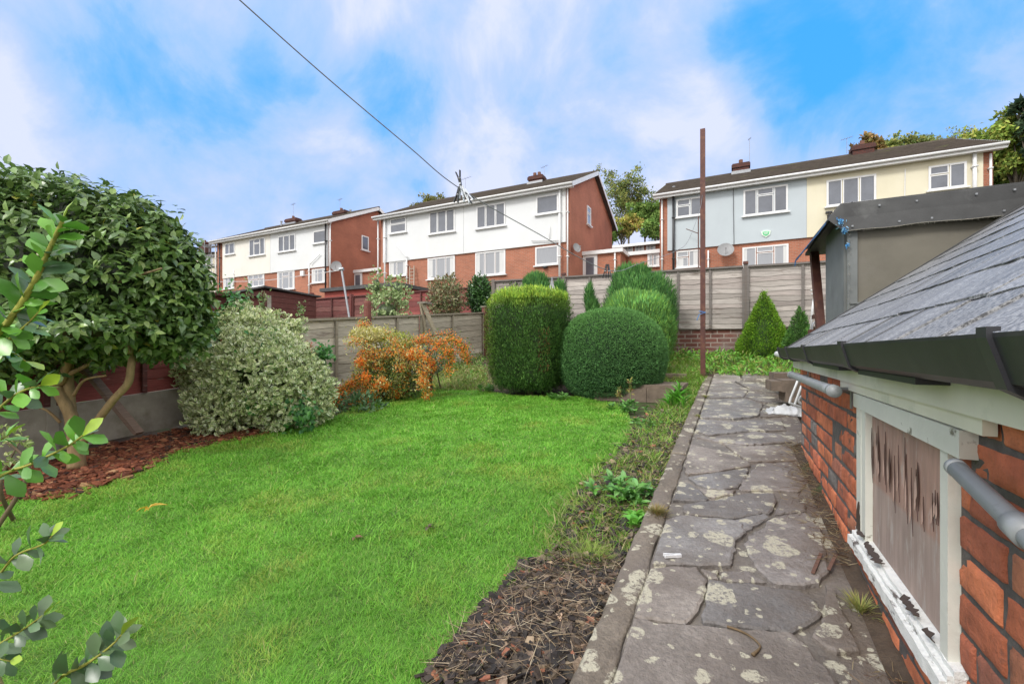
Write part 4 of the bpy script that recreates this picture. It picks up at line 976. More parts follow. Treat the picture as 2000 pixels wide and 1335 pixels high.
while y < yb-.01:
    zc = zb_-.11-.03*math.sin(i*1.7)-r.uniform(0, .04)-.03*(yb-y)/(yb-ya); L = r.uniform(.03, .085); k = r.choice([.0025, .004, .008], p=[.4, .35, .25])*r.uniform(.8, 1.2); ln_ = -L*r.uniform(.05, .25)
    g.prism([(.4195, y, zc+L), (.4195, y+k, zc+L*.2), (.4195, y+k*.6+ln_*.3, zc-L*.6), (.4195, y+ln_, zc-L*1.3), (.4195, y-k*.9, zc-L*.3)], (-.0012, 0, 0), (.06, .022, .018))
    if r.rand() < .8: g.prism([(.4185, y+k*1.1, zc+L*.3), (.4165, y+k*1.8, zc-L*.1), (.4155, y+k*.9, zc-L*.9), (.4190, y+k*.5, zc-L*.5)], (.0012, 0, 0), (.40, .28, .24))
    y += r.choice([r.uniform(.012, .02), r.uniform(.03, .06)]); i += 1
g.build('veneer_splits', M['attr'], board)
# ---- grab rails (grey pipe) with brackets
g = MB(); yy = np.linspace(2.08, 3.49, 12); g.tube([(.335, a, -.150-.003*(a-2)) for a in yy], .021, 18); g.tube([(.335, 2.055, -.150), (.335, 2.10, -.150)], .0245, 18); g.tube([(.335, 3.47, -.155), (.335, 3.51, -.155)], .0245, 18)
hr = g.build('handrail', M['grey_pl'], shed, True); hr['_w'] = shed['_w']
g = MB(); g.box((.408, 2.17, -.225), (.4135, 2.195, -.095)); g.tube([(.41, 2.18, -.15), (.37, 2.17, -.15), (.345, 2.15, -.15)], .009, 8); g.box((.408, 3.35, -.21), (.4135, 3.375, -.10)); g.tube([(.41, 3.36, -.155), (.345, 3.36, -.155)], .009, 8); g.build('rail_bracket', M['metal'], hr)
g = MB(); a = np.array([.362, 1.10, -.212]); b = np.array([.352, .2, -.365]); dd = (b-a)/np.linalg.norm(b-a)
g.tube([a, b], .0155, 20); g.tube([a+dd*.205, a+dd*.245], .0195, 20); g.tube([a-dd*.002, a+dd*.012], .0163, 20); h2_ = g.build('handrail', M['grey_pl'], shed, True); h2_['_w'] = shed['_w']
g = MB(); g.tube([a+dd*.45, (.41, a[1]-.4, a[2]-.07)], .009, 8); g.build('rail_bracket', M['metal'], h2_)

# ================================================================ FELT COVERED PORCH BEHIND THE SHED
po = thing('felt_porch', 'dark felt covered porch box with frayed blue sheeting behind the slate roof', 'porch', (2.2, 5.1, -.4))
zt = onY(1655, 398, 4.20)[2]; zb = onY(1662, 452, 4.20)[2]; xl = XonY(1659, 4.2)
g = MB(); g.box((xl, 4.22, -.35), (4.6, 4.30, zt-.06)); g.build('end_wall', M['brown_felt'], po)
g = MB(); g.box((xl-.012, 4.20, -.35), (xl+.05, 4.218, zb+.02)); g.box((xl, 4.19, .36), (1.05, 4.218, .372)); g.build('edge_batten', M['painted_grey'], po)
g = MB(); g.box((xl-.015, 4.31, -.45), (xl+.03, 5.10, zt-.06)); g.build('side_wall', M['painted_grey'], po)
# felt roof: top sheet, front upstand with wavy torn lower edge, side drip
g = MB(); xo = XonY(1652, 4.15)-.05; n = 60
g.box((xo+.02, 4.17, zt-.03), (4.7, 6.1, zt))
xx = np.linspace(xo+.04, 4.7, n); V = []
for i_, x_ in enumerate(xx):
    wv_ = (vnoise(x_, 0, 2.5, 3)-.5)*.02; lo = zb+(fbm(x_, 3, 5, 3)-.5)*.03+.03*max(0, (x_-2)/2)
    V += [(x_, 4.20+wv_*.2, zt+.004+wv_*.3), (x_, 4.165+wv_, zt-.015), (x_, 4.168+wv_*1.2, (zt+lo)/2), (x_, 4.16+wv_, lo), (x_, 4.195, lo+.002)]
g.add(np.array(V), [(i*5+j, (i+1)*5+j, (i+1)*5+j+1, i*5+j+1) for i in range(n-1) for j in range(4)])
# side drip sloping outwards
side = []; m = 14
for k in range(m):
    f = k/(m-1); y = 4.17+1.9*f; zz = zt+.0+.05*f
    side += [(xo+.10, y, zz+.004), (xo+.0, y, zz-.02), (xo-.06-.02*f, y, zz-.11-.02*f+(vnoise(y, 1, 4, 3)-.5)*.02), (xo-.05-.02*f, y, zz-.12-.02*f)]
g.add(np.array(side), [(i*4+j, i*4+j+1, (i+1)*4+j+1, (i+1)*4+j) for i in range(m-1) for j in range(3)])
g.add(np.array([(xo+.04, 4.165, zt+.002), (xo+.04, 4.165, zb), (xo-.06, 4.172, zt-.11), (xo, 4.17, zt-.02)]), [(0, 1, 2, 3)])
roof_ = g.build('felt_roof', M['felt'], po); roof_['_w'] = po['_w']
g = MB(); r = RS(6)        # nails
for k in range(26):
    x_ = xo+.1+k*.13+r.normal(0, .03)
    for zq in ((zt-.05) if k % 2 else (zb+.03),): g.ring([(.0075, 0), (.0075, .0)], (x_, 4.155, zq), 4); g.box((x_-.006, 4.150, zq-.006), (x_+.006, 4.162, zq+.006))
g.build('nails', M['metal'], roof_)
g = MB()                    # frayed threads along the torn edge
n = 320; x_ = r.uniform(xo+.08, 3.0, n); O = np.stack([x_, np.full(n, 4.155), zb+(fbm(x_, x_*0+3, 5, 3)-.5)*.03+.004], 1)
scatter(g, T_blade(.3), O, np.stack([r.normal(0, .8, n), np.full(n, -.15), -np.abs(r.normal(.3, .5, n))], 1), rnd_unit(r, n), r.uniform(.012, .035, n), .0022, pick(r, n, [(.36, .34, .28), (.22, .20, .16)]))
tt = np.linspace(xo+.06, 2.9, 60); g.tube([(a_, 4.152, zb+(fbm(a_, 3, 5, 3)-.5)*.03+.002) for a_ in tt], .0022, 4, (.34, .32, .27))
n = 90; zz_ = r.uniform(.3, zb, n); O = np.stack([np.full(n, xl-.004), np.full(n, 4.18), zz_], 1)
scatter(g, T_blade(.3), O, np.stack([r.normal(0, .6, n), np.full(n, -.3), r.normal(-.3, .6, n)], 1), rnd_unit(r, n), r.uniform(.012, .03, n), .003, pick(r, n, [(.30, .29, .26), (.18, .18, .17)]))
g.build('frayed_threads', M['leaf_matt'], roof_)
g = MB(); c0 = onY(1641, 432, 4.16); c1 = onY(1656, 478, 4.17)      # blue scraps
for c_, n, s_ in ((c0, 90, .018), (onY(1650, 448, 4.16), 60, .016), (c1, 36, .012)):
    if s_ == .012: g.build('blue_sheeting', M['leaf_matt'], po); g = MB()
    O = c_+r.normal(0, 1, (n, 3))*[s_*.6, .012, s_*.8]
    scatter(g, T_blade(.5), O, rnd_unit(r, n)*.7+[-.2, -.5, -.7], rnd_unit(r, n), r.uniform(.010, .024, n), .006, pick(r, n, [(.06, .27, .62), (.12, .42, .72), (.30, .55, .75)]))
g.build('blue_sheeting', M['leaf_matt'], po); g = MB()
sv = []
for k in range(40):
    f = k/39; q_ = np.array([xo-.066-.02*f, 4.2+1.85*f, zt-.120+.03*f]); sv += [q_, q_-[.003, 0, .006+.022*fbm(f*9, 2, 2, 3)+(.05 if k > 36 else 0)]]
g.add(np.array(sv), [(2*k, 2*k+1, 2*k+3, 2*k+2) for k in range(39)], (.05, .15, .34)); g.build('blue_hem', M['leaf_matt'], po)
# posts and rail at the open far end
g = MB(); g.beam(onX(1604, 655, .80), onX(1590, 492, .78), .075, .075); pst = g.build('post', M['rust'], po)
g = MB(); g.beam((.92, 5.7, -.6), (.90, 5.7, 1.05), .05, .07, (.17, .15, .13)); g.beam((.98, 5.2, -.6), (.96, 5.2, 1.05), .04, .05, (.12, .10, .09)); g.box((.86, 5.1, .24), (.90, 5.7, .27), (.5, .5, .5)); g.build('inner_post', M['attr'], po)
g = MB(); g.box((.87, 5.62, -.6), (1.9, 5.70, 1.05), (.09, .075, .06)); g.build('back_board', M['attr'], po)
g = MB(); g.beam(onX(1588, 619, .80), onX(1602, 615, .80), .03, .045); g.box(onY(1580, 645, 6.2)-[.0, .05, .12], onY(1606, 643, 6.2)+[0, .1, 0]); g.build('rail', M['rust'], po)

# ================================================================ BACK WALL, FENCES, POLE
bw = MB(); bw.box((-5.6, 9.80, -.9), (4.5, 10.02, .50)); tag(bw.build('brick_wall', M['brick_wall']), 'low red brick retaining wall under the weathered grey fence', 'wall')
bw = None
def lap_panel(g, p0, dv, nv, W, H, nb, r, cols, shear=0, over=1.22):
    dv = np.array(dv, float); nv = np.array(nv, float); p0 = np.array(p0, float); n = 16; hb = H/nb
    for i in range(nb):
        s = r.rand()*50; V = []; c = np.array(cols[r.randint(len(cols))])*(.8+r.rand()*.4)
        for k in range(n+1):
            t = k/n*W; wz = (fbm(t, s, 3.0, 3)-.5)*hb*.6
            z0 = i*hb+wz*(1 if i else 0); z1 = min((i+over)*hb, H)
            b = p0+dv*t+np.array([0, 0, shear*t])
            V += [b+nv*(.004+.0)+[0, 0, z1], b+nv*(.014+(fbm(t, s+9, 3, 1)-.5)*.012)+[0, 0, z0], b+nv*.008+[0, 0, z0]]
        F = [(k*3+j, k*3+j+1, (k+1)*3+j+1, (k+1)*3+j) for k in range(n) for j in range(2)]
        g.add(np.array(V), F, c)
    b = p0-nv*.003; e = dv*W; g.prism([b, b+e+[0, 0, shear*W], b+e+[0, 0, shear*W+H], b+[0, 0, H]], -nv*.01, cols[0])
def battens(g, p0, dv, nv, W, H, ts, col, shear=0, wd_=.042, cap=True):
    dv = np.array(dv, float); nv = np.array(nv, float); p0 = np.array(p0, float)
    for t in ts:
        b = p0+dv*t*W+np.array([0, 0, shear*t*W])+nv*.050; g.beam(b+[0, 0, .0], b+[0, 0, H-.03], wd_, .022, col, up=nv)
    if cap: a = p0+[0, 0, H+.006]+nv*.03; b = a+dv*W+[0, 0, shear*W]; g.beam(a, b, .075, .035, col)
GWC = [(.40, .36, .335), (.37, .33, .305), (.43, .385, .355), (.345, .30, .28)]
bf = thing('timber_fence', 'weathered grey lap panel fence on top of the brick retaining wall', 'fence', (-1.5, 9.78, .45))
r = RS(14); Y = 9.75; xp = [-5.36, -3.52, -1.67, .18, 2.03, 3.9]
fz0 = lambda x_: .455+.0*x_; tp = lambda x_: 1.655-.018*(x_+1.5)
for i in range(5):
    xa, xb = xp[i]+.04, xp[i+1]-.04; H = tp((xa+xb)/2)-fz0(0); sh = -.018
    g = MB(); lap_panel(g, (xa, Y, fz0(0)-sh*(xb-xa)/2), (1, 0, 0), (0, -1, 0), xb-xa, H, 12, r, GWC, sh)
    p = g.build('panel', M['grey_wood'], bf); p['_w'] = bf['_w']
    g = MB(); battens(g, (xa, Y, fz0(0)-sh*(xb-xa)/2), (1, 0, 0), (0, -1, 0), xb-xa, H, (.0, .33, .67, 1.0) if i != 3 else (0, .5, 1.), (.17, .15, .14), sh); g.build('batten', M['grey_wood'], p)
for x_ in xp[:-1]:
    g = MB(); g.box((x_-.035, Y-.055, -.3), (x_+.035, Y-.0, tp(x_)+.05), (.17, .145, .13)); g.build('post', M['grey_wood'], bf)
for x_ in (xp[1]-.0, xp[2], xp[3]):
    g = MB(); g.box((x_-.045, Y-.075, tp(x_)+.052), (x_+.045, Y+.02, tp(x_)+.10)); g.build('post_cap', M['rust'], bf)
# clothes pole
b = onY(1373, 726, 7.62); t_ = onY(1372.5, 253, 7.62)
pole = thing('clothes_pole', 'tall square rust brown steel post at the end of the path', 'pole', b)
g = MB(); g.beam(b-[0, 0, .2], t_, .072, .072, up=(0, 1, 0)); g.build('post', M['rust'], pole)
g = MB(); s_ = onY(1372, 610, 7.57); g.tube([s_+[-.05, 0, .02], s_+[.0, -.03, .01], s_+[.05, 0, 0], s_+[-.045, -.02, -.03], s_+[-.08, -.02, -.12]], .006, 5); g.build('twine', M['blue'], pole)
# clothes line
def spline(pts, n=12):
    p = np.array(pts, float); out = []
    for i in range(len(p)-1):
        p0 = p[max(i-1, 0)]; p1 = p[i]; p2 = p[i+1]; p3 = p[min(i+2, len(p)-1)]
        for k in range(n):
            t = k/n; out.append(.5*((2*p1)+(-p0+p2)*t+(2*p0-5*p1+4*p2-p3)*t*t+(-p0+3*p1-3*p2+p3)*t**3))
    out.append(p[-1]); return np.array(out)
LN = [P(330, -125, 1.75), P(470, 2, 2.0), P(640, 153, 2.3), P(800, 288, 2.62), P(895, 366, 2.86), P(1040, 450, 3.25), P(1186, 527, 3.75), P(1250, 514, 4.6), P(1320, 490, 5.8), P(1345, 468, 6.4), P(1368, 405, 6.9), P(1372, 370, 7.02)]
g = MB(); g.tube(spline(LN, 8), .0032, 6); tag(g.build('clothes_line', M['rope'], None, True), 'thin grey clothes line sagging across the sky from the rusty pole', 'washing line')
LN2 = spline(LN, 8)
def peg(name, p, ang, tilt, c1, c2, label, L=.085, group='clothes pegs on the line'):
    t = thing(name, label, 'clothes peg', p, group); d_ = np.array([math.cos(ang)*math.sin(tilt), math.sin(ang)*math.sin(tilt), -math.cos(tilt)])
    sd = np.cross(d_, [0, 1, 0]); sd /= np.linalg.norm(sd)
    for s, c in ((-1, c1), (1, c2)):
        g = MB(); a = np.array(p)-d_*.018+sd*s*.003; m_ = np.array(p)+d_*L*.45+sd*s*.006; e = np.array(p)+d_*L+sd*s*.016
        g.beam(a, m_, .011, .007, c, up=sd); g.beam(m_, e, .013, .006, c, up=sd); g.build('prong', M['attr'], t)
    g = MB(); c_ = np.array(p)+d_*L*.4; g.tube([c_-sd*.011, c_+sd*.011], .006, 8, (.5, .5, .52)); g.build('spring', M['metal'], t)
W_, K_ = (.62, .66, .74), (.02, .022, .028)
pegs = [((899, 362), .3, .10, W_, W_, 'white peg hanging straight down, leftmost of the upper group'), ((904, 368), .3, .25, W_, (.75, .78, .82), 'white peg second from the left in the upper group'), ((896, 370), 3.6, .22, K_, K_, 'black peg tucked behind the white pegs of the upper group'),
        ((911, 374), -.2, .55, W_, W_, 'white peg swinging out to the right in the upper group'), ((908, 377), .1, .78, K_, K_, 'black peg sticking out at the right of the upper group'), ((899, 358), 3.0, 2.9, K_, K_, 'black peg pointing up at the top of the upper group')]
for (u, v), a_, tl_, c1, c2, lb in pegs: peg('clothes_peg', P(u, v, 2.88), a_, tl_, c1, c2, lb, .085)
peg('clothes_peg', P(1184, 520, 3.75), 3.4, .16, K_, K_, 'black peg at the low point of the line, left of a pair', .1)
peg('clothes_peg', P(1188.5, 520, 3.75), .2, .12, K_, (.05, .05, .06), 'black peg at the low point of the line, right of a pair', .1)
# ---- left boundary: concrete boards, red panels near, grey panels far
lf = thing('timber_fence', 'left boundary fence of bare grey lap panels between the bushes', 'fence', (-5.62, 6.8, -.5))
r = RS(9); XL = -5.6; dv = (0, 1, 0); nv = (1, 0, 0); GLC = [(.52, .47, .38), (.47, .42, .335), (.56, .51, .42), (.43, .385, .31)]
def ztop(y): return onX(585, 626, XL)[2]+(y-YonX(585, XL))*((onX(943, 611, XL)[2]-onX(585, 626, XL)[2])/(YonX(943, XL)-YonX(585, XL)))
yA = YonX(585, XL)-.5; yB = YonX(716, XL); yC = YonX(818, XL); yD = YonX(943, XL)
for (ya, yb, tops, ts) in ((yA, yB-.05, 0, (.28, .64)), (yB+.05, yC, 0, (.5,)), (yC+.04, yD-.06, 0, (.45,))):
    sh = (ztop(yb)-ztop(ya))/(yb-ya); H = 1.12; g = MB(); lap_panel(g, (XL, ya, ztop(ya)-H), dv, nv, yb-ya, H, 8, r, GLC, sh, 1.18); p = g.build('panel', M['grey_wood'], lf); p['_w'] = lf['_w']
    g = MB(); battens(g, (XL, ya, ztop(ya)-H), dv, nv, yb-ya, H, (.0,)+ts+(1.,), (.30, .265, .2), sh); g.build('batten', M['grey_wood'], p)
p = np.array([XL+.02, yB, ztop(yB)]); g = MB(); g.tube([p-[0, 0, 1.5], p+[0, 0, .25], p+[0, 0, .285]], [.065, .063, .05], 14, (.17, .055, .04)); tag(g.build('post', M['red_wood'], lf), label='round dark red post')
p = np.array([XL+.05, yD, ztop(yD)]); g = MB(); g.box(p-[.05, .05, 1.3], p+[.05, .05, .14], (.16, .055, .045)); g.box(p+[-.07, -.07, .141], p+[.07, .07, .165], (.3, .26, .2)); tag(g.build('post', M['red_wood'], lf), label='square dark red corner post')
g = MB(); g.beam(onX(826, 592, XL+.08), onX(858, 668, XL+.25), .10, .03, (.36, .31, .22), up=(1, 0, 0)); g.beam(onX(822, 592, XL+.05), onX(834, 662, XL+.10), .07, .03, (.34, .29, .21), up=(1, 0, 0)); g.box(onX(824, 594, XL)-[.02, .12, .0], onX(824, 592, XL)+[.16, .12, .02], (.24, .21, .17)); tag(g.build('broken_board', M['grey_wood'], lf), label='split boards leaning off the fence')
g = MB(); g.box(onX(955, 600, XL+.2)-[0, .02, 1.0], onX(955, 600, XL+.2)+[.03, .02, .0], (.3, .27, .24)); g.build('spare_rail', M['grey_wood'], lf)
rfn = thing('red_fence', 'dark red lap panel fence above concrete boards behind the camellia trunks', 'fence', (-5.62, 1.6, -.8))
RC = [(.21, .048, .044), (.17, .04, .036), (.24, .06, .052), (.14, .038, .034)]
for i, (ya, yb) in enumerate(((-1.9, -.12), (-.04, 1.75), (1.83, yA-.06))):
    zb_ = lambda y: -.655+.088*y
    g = MB(); lap_panel(g, (XL, ya, zb_(ya)), dv, nv, yb-ya, 1.05, 8, r, RC, .088); p = g.build('panel', M['red_wood'], rfn); p['_w'] = rfn['_w']
    g = MB(); battens(g, (XL, ya, zb_(ya)), dv, nv, yb-ya, 1.05, (0, .33, .66, 1), (.10, .03, .028), .088); g.build('batten', M['red_wood'], p)
    g = MB(); g.prism([(XL+.0, ya, zb_(ya)-.42), (XL+.0, yb, zb_(yb)-.42), (XL, yb, zb_(yb)-.006), (XL, ya, zb_(ya)-.006)], (.04, 0, 0)); g.build('gravel_board', M['concrete'], rfn)
    g = MB(); g.box((XL-.05, yb+.0, -1.4), (XL+.06, yb+.08, zb_(yb)+1.06)); g.build('post', M['concrete'], rfn)
pk = MB(); pk.beam(onX(152, 702, XL+.12), onX(272, 846, -4.95), .085, .035, (.22, .15, .12)); tag(pk.build('plank', M['grey_wood']), 'brown plank leaning diagonally against the red fence', 'plank')
pk = MB(); a = G(215, 868); pk.box(a+[-.35, .1, .0], a+[-.30, .75, .22]); pk.box(a+[-.30, -.4, -.05], a+[-.24, .2, .30]); tag(pk.build('concrete_slab', M['concrete']), 'broken pale concrete slabs propped at the foot of the red fence', 'slab')

# ================================================================ NEIGHBOURS' SHEDS AND FENCE
Y0 = 8.45; Cx = XonY(520, Y0); zt = onY(520, 561, Y0)[2]; xl_ = XonY(432, Y0); y1_ = YonX(617, Cx)
ns = thing('garden_shed', 'dark red wooden shed with a flat felt roof next door', 'shed', ((xl_+Cx)/2, (Y0+y1_)/2, -.1))
g = MB(); nb = 12
for k in range(nb):
    z0 = zt-.08-(k+1)*.16; g.box((Cx-.02, Y0, z0), (Cx+.012+.0*k, y1_, z0+.15), (.105, .030, .024)); g.box((Cx-.02, Y0, z0+.15), (Cx-.005, y1_, z0+.16), (.06, .02, .018))
g.box((xl_, Y0-.01, zt-2.0), (Cx-.021, y1_, zt-.08), (.125, .036, .026)); g.build('wall', M['red_wood'], ns)
g = MB(); g.prism([(xl_-.12, Y0-.15, zt-.16), (Cx+.12, Y0-.15, zt-.02), (Cx+.12, y1_+.12, zt-.10), (xl_-.12, y1_+.12, zt-.22)], (0, 0, .05)); g.build('roof', M['felt'], ns)
g = MB(); a, b = onY(447, 578, Y0-.02), onY(464, 606, Y0-.02); g.box((a[0], Y0-.03, b[2]), (b[0], Y0-.012, a[2])); g.build('window', M['glass_pale'], ns)
g = MB(); a, b = onY(484, 574, Y0-.02), onY(512, 640, Y0-.02); g.box((a[0], Y0-.035, b[2]), (b[0], Y0-.012, a[2]), (.10, .028, .022)); g.build('door', M['red_wood'], ns)
t = thing('brick_outbuilding', 'low brick store with a flat dark roof edge behind the shabby red fence', 'outbuilding', (-13.2, 14, 1))
xa, xb = XonY(634, 13), XonY(775, 13); zt = onY(700, 558, 13)[2]
g = MB(); g.box((xa, 13, 0), (xb, 15.5, zt-.14)); g.build('wall', mat('red_painted_brick', (.30, .062, .048), .8, .2, 4), t); g = MB(); g.box((xa-.12, 12.85, zt-.14), (xb+.12, 15.6, zt)); g.build('roof', M['felt'], t)
nf = thing('red_fence', 'flaking dark red horizontal board fence of the neighbouring garden', 'fence', (-9.5, 11, .6)); r = RS(55)
xa, xb = XonY(612, 11), XonY(985, 11); n = 4
for i in range(n):
    a_ = xa+(xb-xa)*i/n+.05; b_ = xa+(xb-xa)*(i+1)/n-.05; g = MB(); lap_panel(g, (a_, 11, .35), (1, 0, 0), (0, -1, 0), b_-a_, 1.47, 10, r, RC if i > 1 else [(.15, .045, .04), (.12, .04, .035), (.18, .07, .06)]); p = g.build('panel', M['red_wood'], nf); p['_w'] = nf['_w']
    g = MB(); battens(g, (a_, 11, .35), (1, 0, 0), (0, -1, 0), b_-a_, 1.47, (0, .5, 1), (.11, .035, .03)); g.build('batten', M['red_wood'], p)
    g = MB(); g.box((a_-.12, 10.9, 0), (a_-.03, 11.02, 1.9 if i else 2.05), (.15, .04, .035)); g.build('post', M['red_wood'], nf)
pr = MB(); pr.tube([P(683.5, 628, 12.2), P(667, 526, 12.4)], .028, 8); pr.tube([P(663, 526, 12.4), P(671, 525, 12.4)], .05, 8); tag(pr.build('prop_pole', M['metal']), 'galvanised clothes prop leaning over the neighbouring red fence', 'pole')
pr = MB(); pr.tube(spline([P(667, 527, 12.4), P(600, 537, 13), P(510, 548, 14), P(430, 550, 15)], 8), .008, 5); tag(pr.build('neighbour_line', M['upvc']), 'pale washing line running from the galvanised prop past the left house', 'washing line')
# ================================================================ PLANTS
def plume(r, O, N, D_, nc, side, out, mode):
    """gather the sprigs of a shell into upright tufts with their own tone"""
    n = len(O); ci = r.choice(n, min(nc, n), replace=False); k = r.randint(0, len(ci), n)
    # nearest of a few random centres keeps cover even
    best = np.full(n, 9e9); kk = k.copy()
    for _ in range(max(10, len(ci)//40)):
        t_ = r.randint(0, len(ci), n); d_ = ((O-O[ci[t_]])**2).sum(1); m_ = d_ < best; best[m_] = d_[m_]; kk[m_] = t_[m_]
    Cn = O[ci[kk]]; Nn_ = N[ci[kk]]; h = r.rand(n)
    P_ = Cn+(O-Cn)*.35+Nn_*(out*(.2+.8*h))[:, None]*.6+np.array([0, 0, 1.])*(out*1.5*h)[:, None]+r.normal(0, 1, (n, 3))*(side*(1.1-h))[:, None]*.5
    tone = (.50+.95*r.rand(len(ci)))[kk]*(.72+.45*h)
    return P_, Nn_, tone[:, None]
def blob_core(g, c, rad, shape, col, nu=28, nv_=18, k=.86):
    V = []; c = np.array(c)
    for j in range(nv_+1):
        th = math.pi*j/nv_
        for i in range(nu):
            ph = 2*math.pi*i/nu; d = np.array([math.sin(th)*math.cos(ph), math.sin(th)*math.sin(ph), math.cos(th)]); V.append(c+d*shape(d[None])[0]*k)
    F = [(j*nu+i, (j+1)*nu+i, (j+1)*nu+(i+1) % nu, j*nu+(i+1) % nu) for j in range(nv_) for i in range(nu)]
    g.add(np.array(V), F, col)
def superell(a, b, c, p, q):
    def f(D_):
        h = ((np.abs(D_[:, 0])/a)**p+(np.abs(D_[:, 1])/b)**p)**(q/p)+(np.abs(D_[:, 2])/c)**q
        return h**(-1/q)
    return f
def shell(r, n, c, shape, lump=.06, ls=3, seed=0, depth_=.12, zmin=None):
    D_ = rnd_unit(r, n*2); Rr = shape(D_)
    # weight by area
    k = r.rand(n*2) < (Rr/Rr.max())**2; D_ = D_[k][:n]; Rr = Rr[k][:n]
    lum = (fbm(D_[:, 0]*3+D_[:, 2]*2, D_[:, 1]*3-D_[:, 2]*1.7, ls, seed, 3)-.5)*2*lump
    e = 1e-3; gr = np.stack([shape_grad(shape, D_, i) for i in range(3)], 1)
    N = D_-gr; N /= np.linalg.norm(N, axis=1)[:, None]
    rad = Rr+lum-np.abs(r.normal(0, depth_, len(Rr)))*.5
    return np.array(c)+D_*rad[:, None], N, D_, lum
def shape_grad(shape, D_, i):
    e = 1e-3; Dp = D_.copy(); Dp[:, i] += e; f1 = shape(Dp/np.linalg.norm(Dp, axis=1)[:, None]); Dp[:, i] -= 2*e; f0 = shape(Dp/np.linalg.norm(Dp, axis=1)[:, None])
    return (f1-f0)/(2*e)/shape(D_)
def trunk(parent, base, top, r0, r1, name='trunk', m='bark', col=(.16, .11, .07)):
    g = MB(); b = np.array(base, float); t = np.array(top, float); mid = (b+t)/2+np.array([.02, -.02, 0]); g.tube(spline([b, mid, t], 5), np.linspace(r0, r1, 11), 9, col); return g.build(name, M[m], parent, True)

# ---- clipped upright conifer (square) --------------------------------------
bs = G(1038, 781); cc = bs+Fv*.45; c = np.array([cc[0], cc[1], bs[2]+.72])
r = RS(41); col_n = 0
t = thing('clipped_conifer', 'tall square clipped conifer with golden green tips left of the round bush', 'shrub', (c[0], c[1], bs[2]))
sp = superell(.545, .50, .70, 4.2, 6.0)
def sh1(D_): return sp(D_)*(1+.10*np.clip(D_[:, 2], -1, 1)*(D_[:, 2] < 0))
g = MB(); blob_core(g, c, 0, sh1, (.03, .055, .018), k=.88)
O, N, D_, lum = shell(r, 52000, c, sh1, .09, 5, 1, .06); n = len(O)
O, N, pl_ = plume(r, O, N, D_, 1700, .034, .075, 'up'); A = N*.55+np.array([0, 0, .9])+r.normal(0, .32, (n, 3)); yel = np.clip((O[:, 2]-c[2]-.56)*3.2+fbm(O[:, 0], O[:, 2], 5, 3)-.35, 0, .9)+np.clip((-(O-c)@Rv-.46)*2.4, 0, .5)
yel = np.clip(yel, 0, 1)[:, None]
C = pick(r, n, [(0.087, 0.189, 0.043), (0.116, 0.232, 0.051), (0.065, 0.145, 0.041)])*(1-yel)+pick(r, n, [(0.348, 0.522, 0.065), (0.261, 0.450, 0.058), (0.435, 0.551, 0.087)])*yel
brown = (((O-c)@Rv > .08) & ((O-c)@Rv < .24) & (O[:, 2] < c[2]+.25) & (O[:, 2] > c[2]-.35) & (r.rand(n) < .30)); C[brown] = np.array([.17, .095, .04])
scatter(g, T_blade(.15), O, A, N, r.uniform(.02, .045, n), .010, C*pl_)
# feathery top tips
n = 5200; D2 = rnd_unit(r, n); xx = c+np.stack([D2[:, 0]*.54, D2[:, 1]*.5, np.zeros(n)], 1); O = xx; O[:, 2] = c[2]+.66+vnoise(xx[:, 0], xx[:, 1], 9, 3)*.12*r.rand(n)
scatter(g, T_blade(.2), O, np.array([0, 0, 1.])+r.normal(0, .22, (n, 3)), rnd_unit(r, n), r.uniform(.03, .08, n), .011, pick(r, n, [(0.406, 0.551, 0.072), (0.261, 0.435, 0.058)]))
g.build('foliage', M['leaf_matt'], t); trunk(t, c-[0, 0, .85], c, .05, .03)

# ---- round clipped shrub ----------------------------------------------------
bs = G(1212, 786); cc = bs+Fv*.55; c = np.array([cc[0], cc[1], 0]); dR = depth(c[0], c[1]); c[2] = (HV-696)/FPX*dR
t = thing('round_shrub', 'large round clipped dark green shrub in the middle of the garden', 'shrub', (c[0], c[1], bs[2]))
W2 = 104/FPX*dR; H2_ = 94/FPX*dR; sp2 = superell(W2, W2*.9, H2_, 2.1, 2.25)
g = MB(); blob_core(g, c, 0, sp2, (.022, .05, .022), k=.93)
O, N, D_, lum = shell(r, 90000, c, sp2, .025, 6, 2, .035); n = len(O)
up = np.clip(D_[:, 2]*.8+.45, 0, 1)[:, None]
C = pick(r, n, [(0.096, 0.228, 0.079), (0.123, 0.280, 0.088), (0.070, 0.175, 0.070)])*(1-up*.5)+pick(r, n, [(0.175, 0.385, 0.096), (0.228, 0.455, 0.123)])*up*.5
hl = r.rand(n) < .05; C[hl] = C[hl]*1.9
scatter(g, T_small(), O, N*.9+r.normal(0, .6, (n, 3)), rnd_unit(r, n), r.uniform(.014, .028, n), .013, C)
g.build('foliage', M['leaf_matt'], t); trunk(t, (c[0], c[1], bs[2]-.1), c, .06, .04)
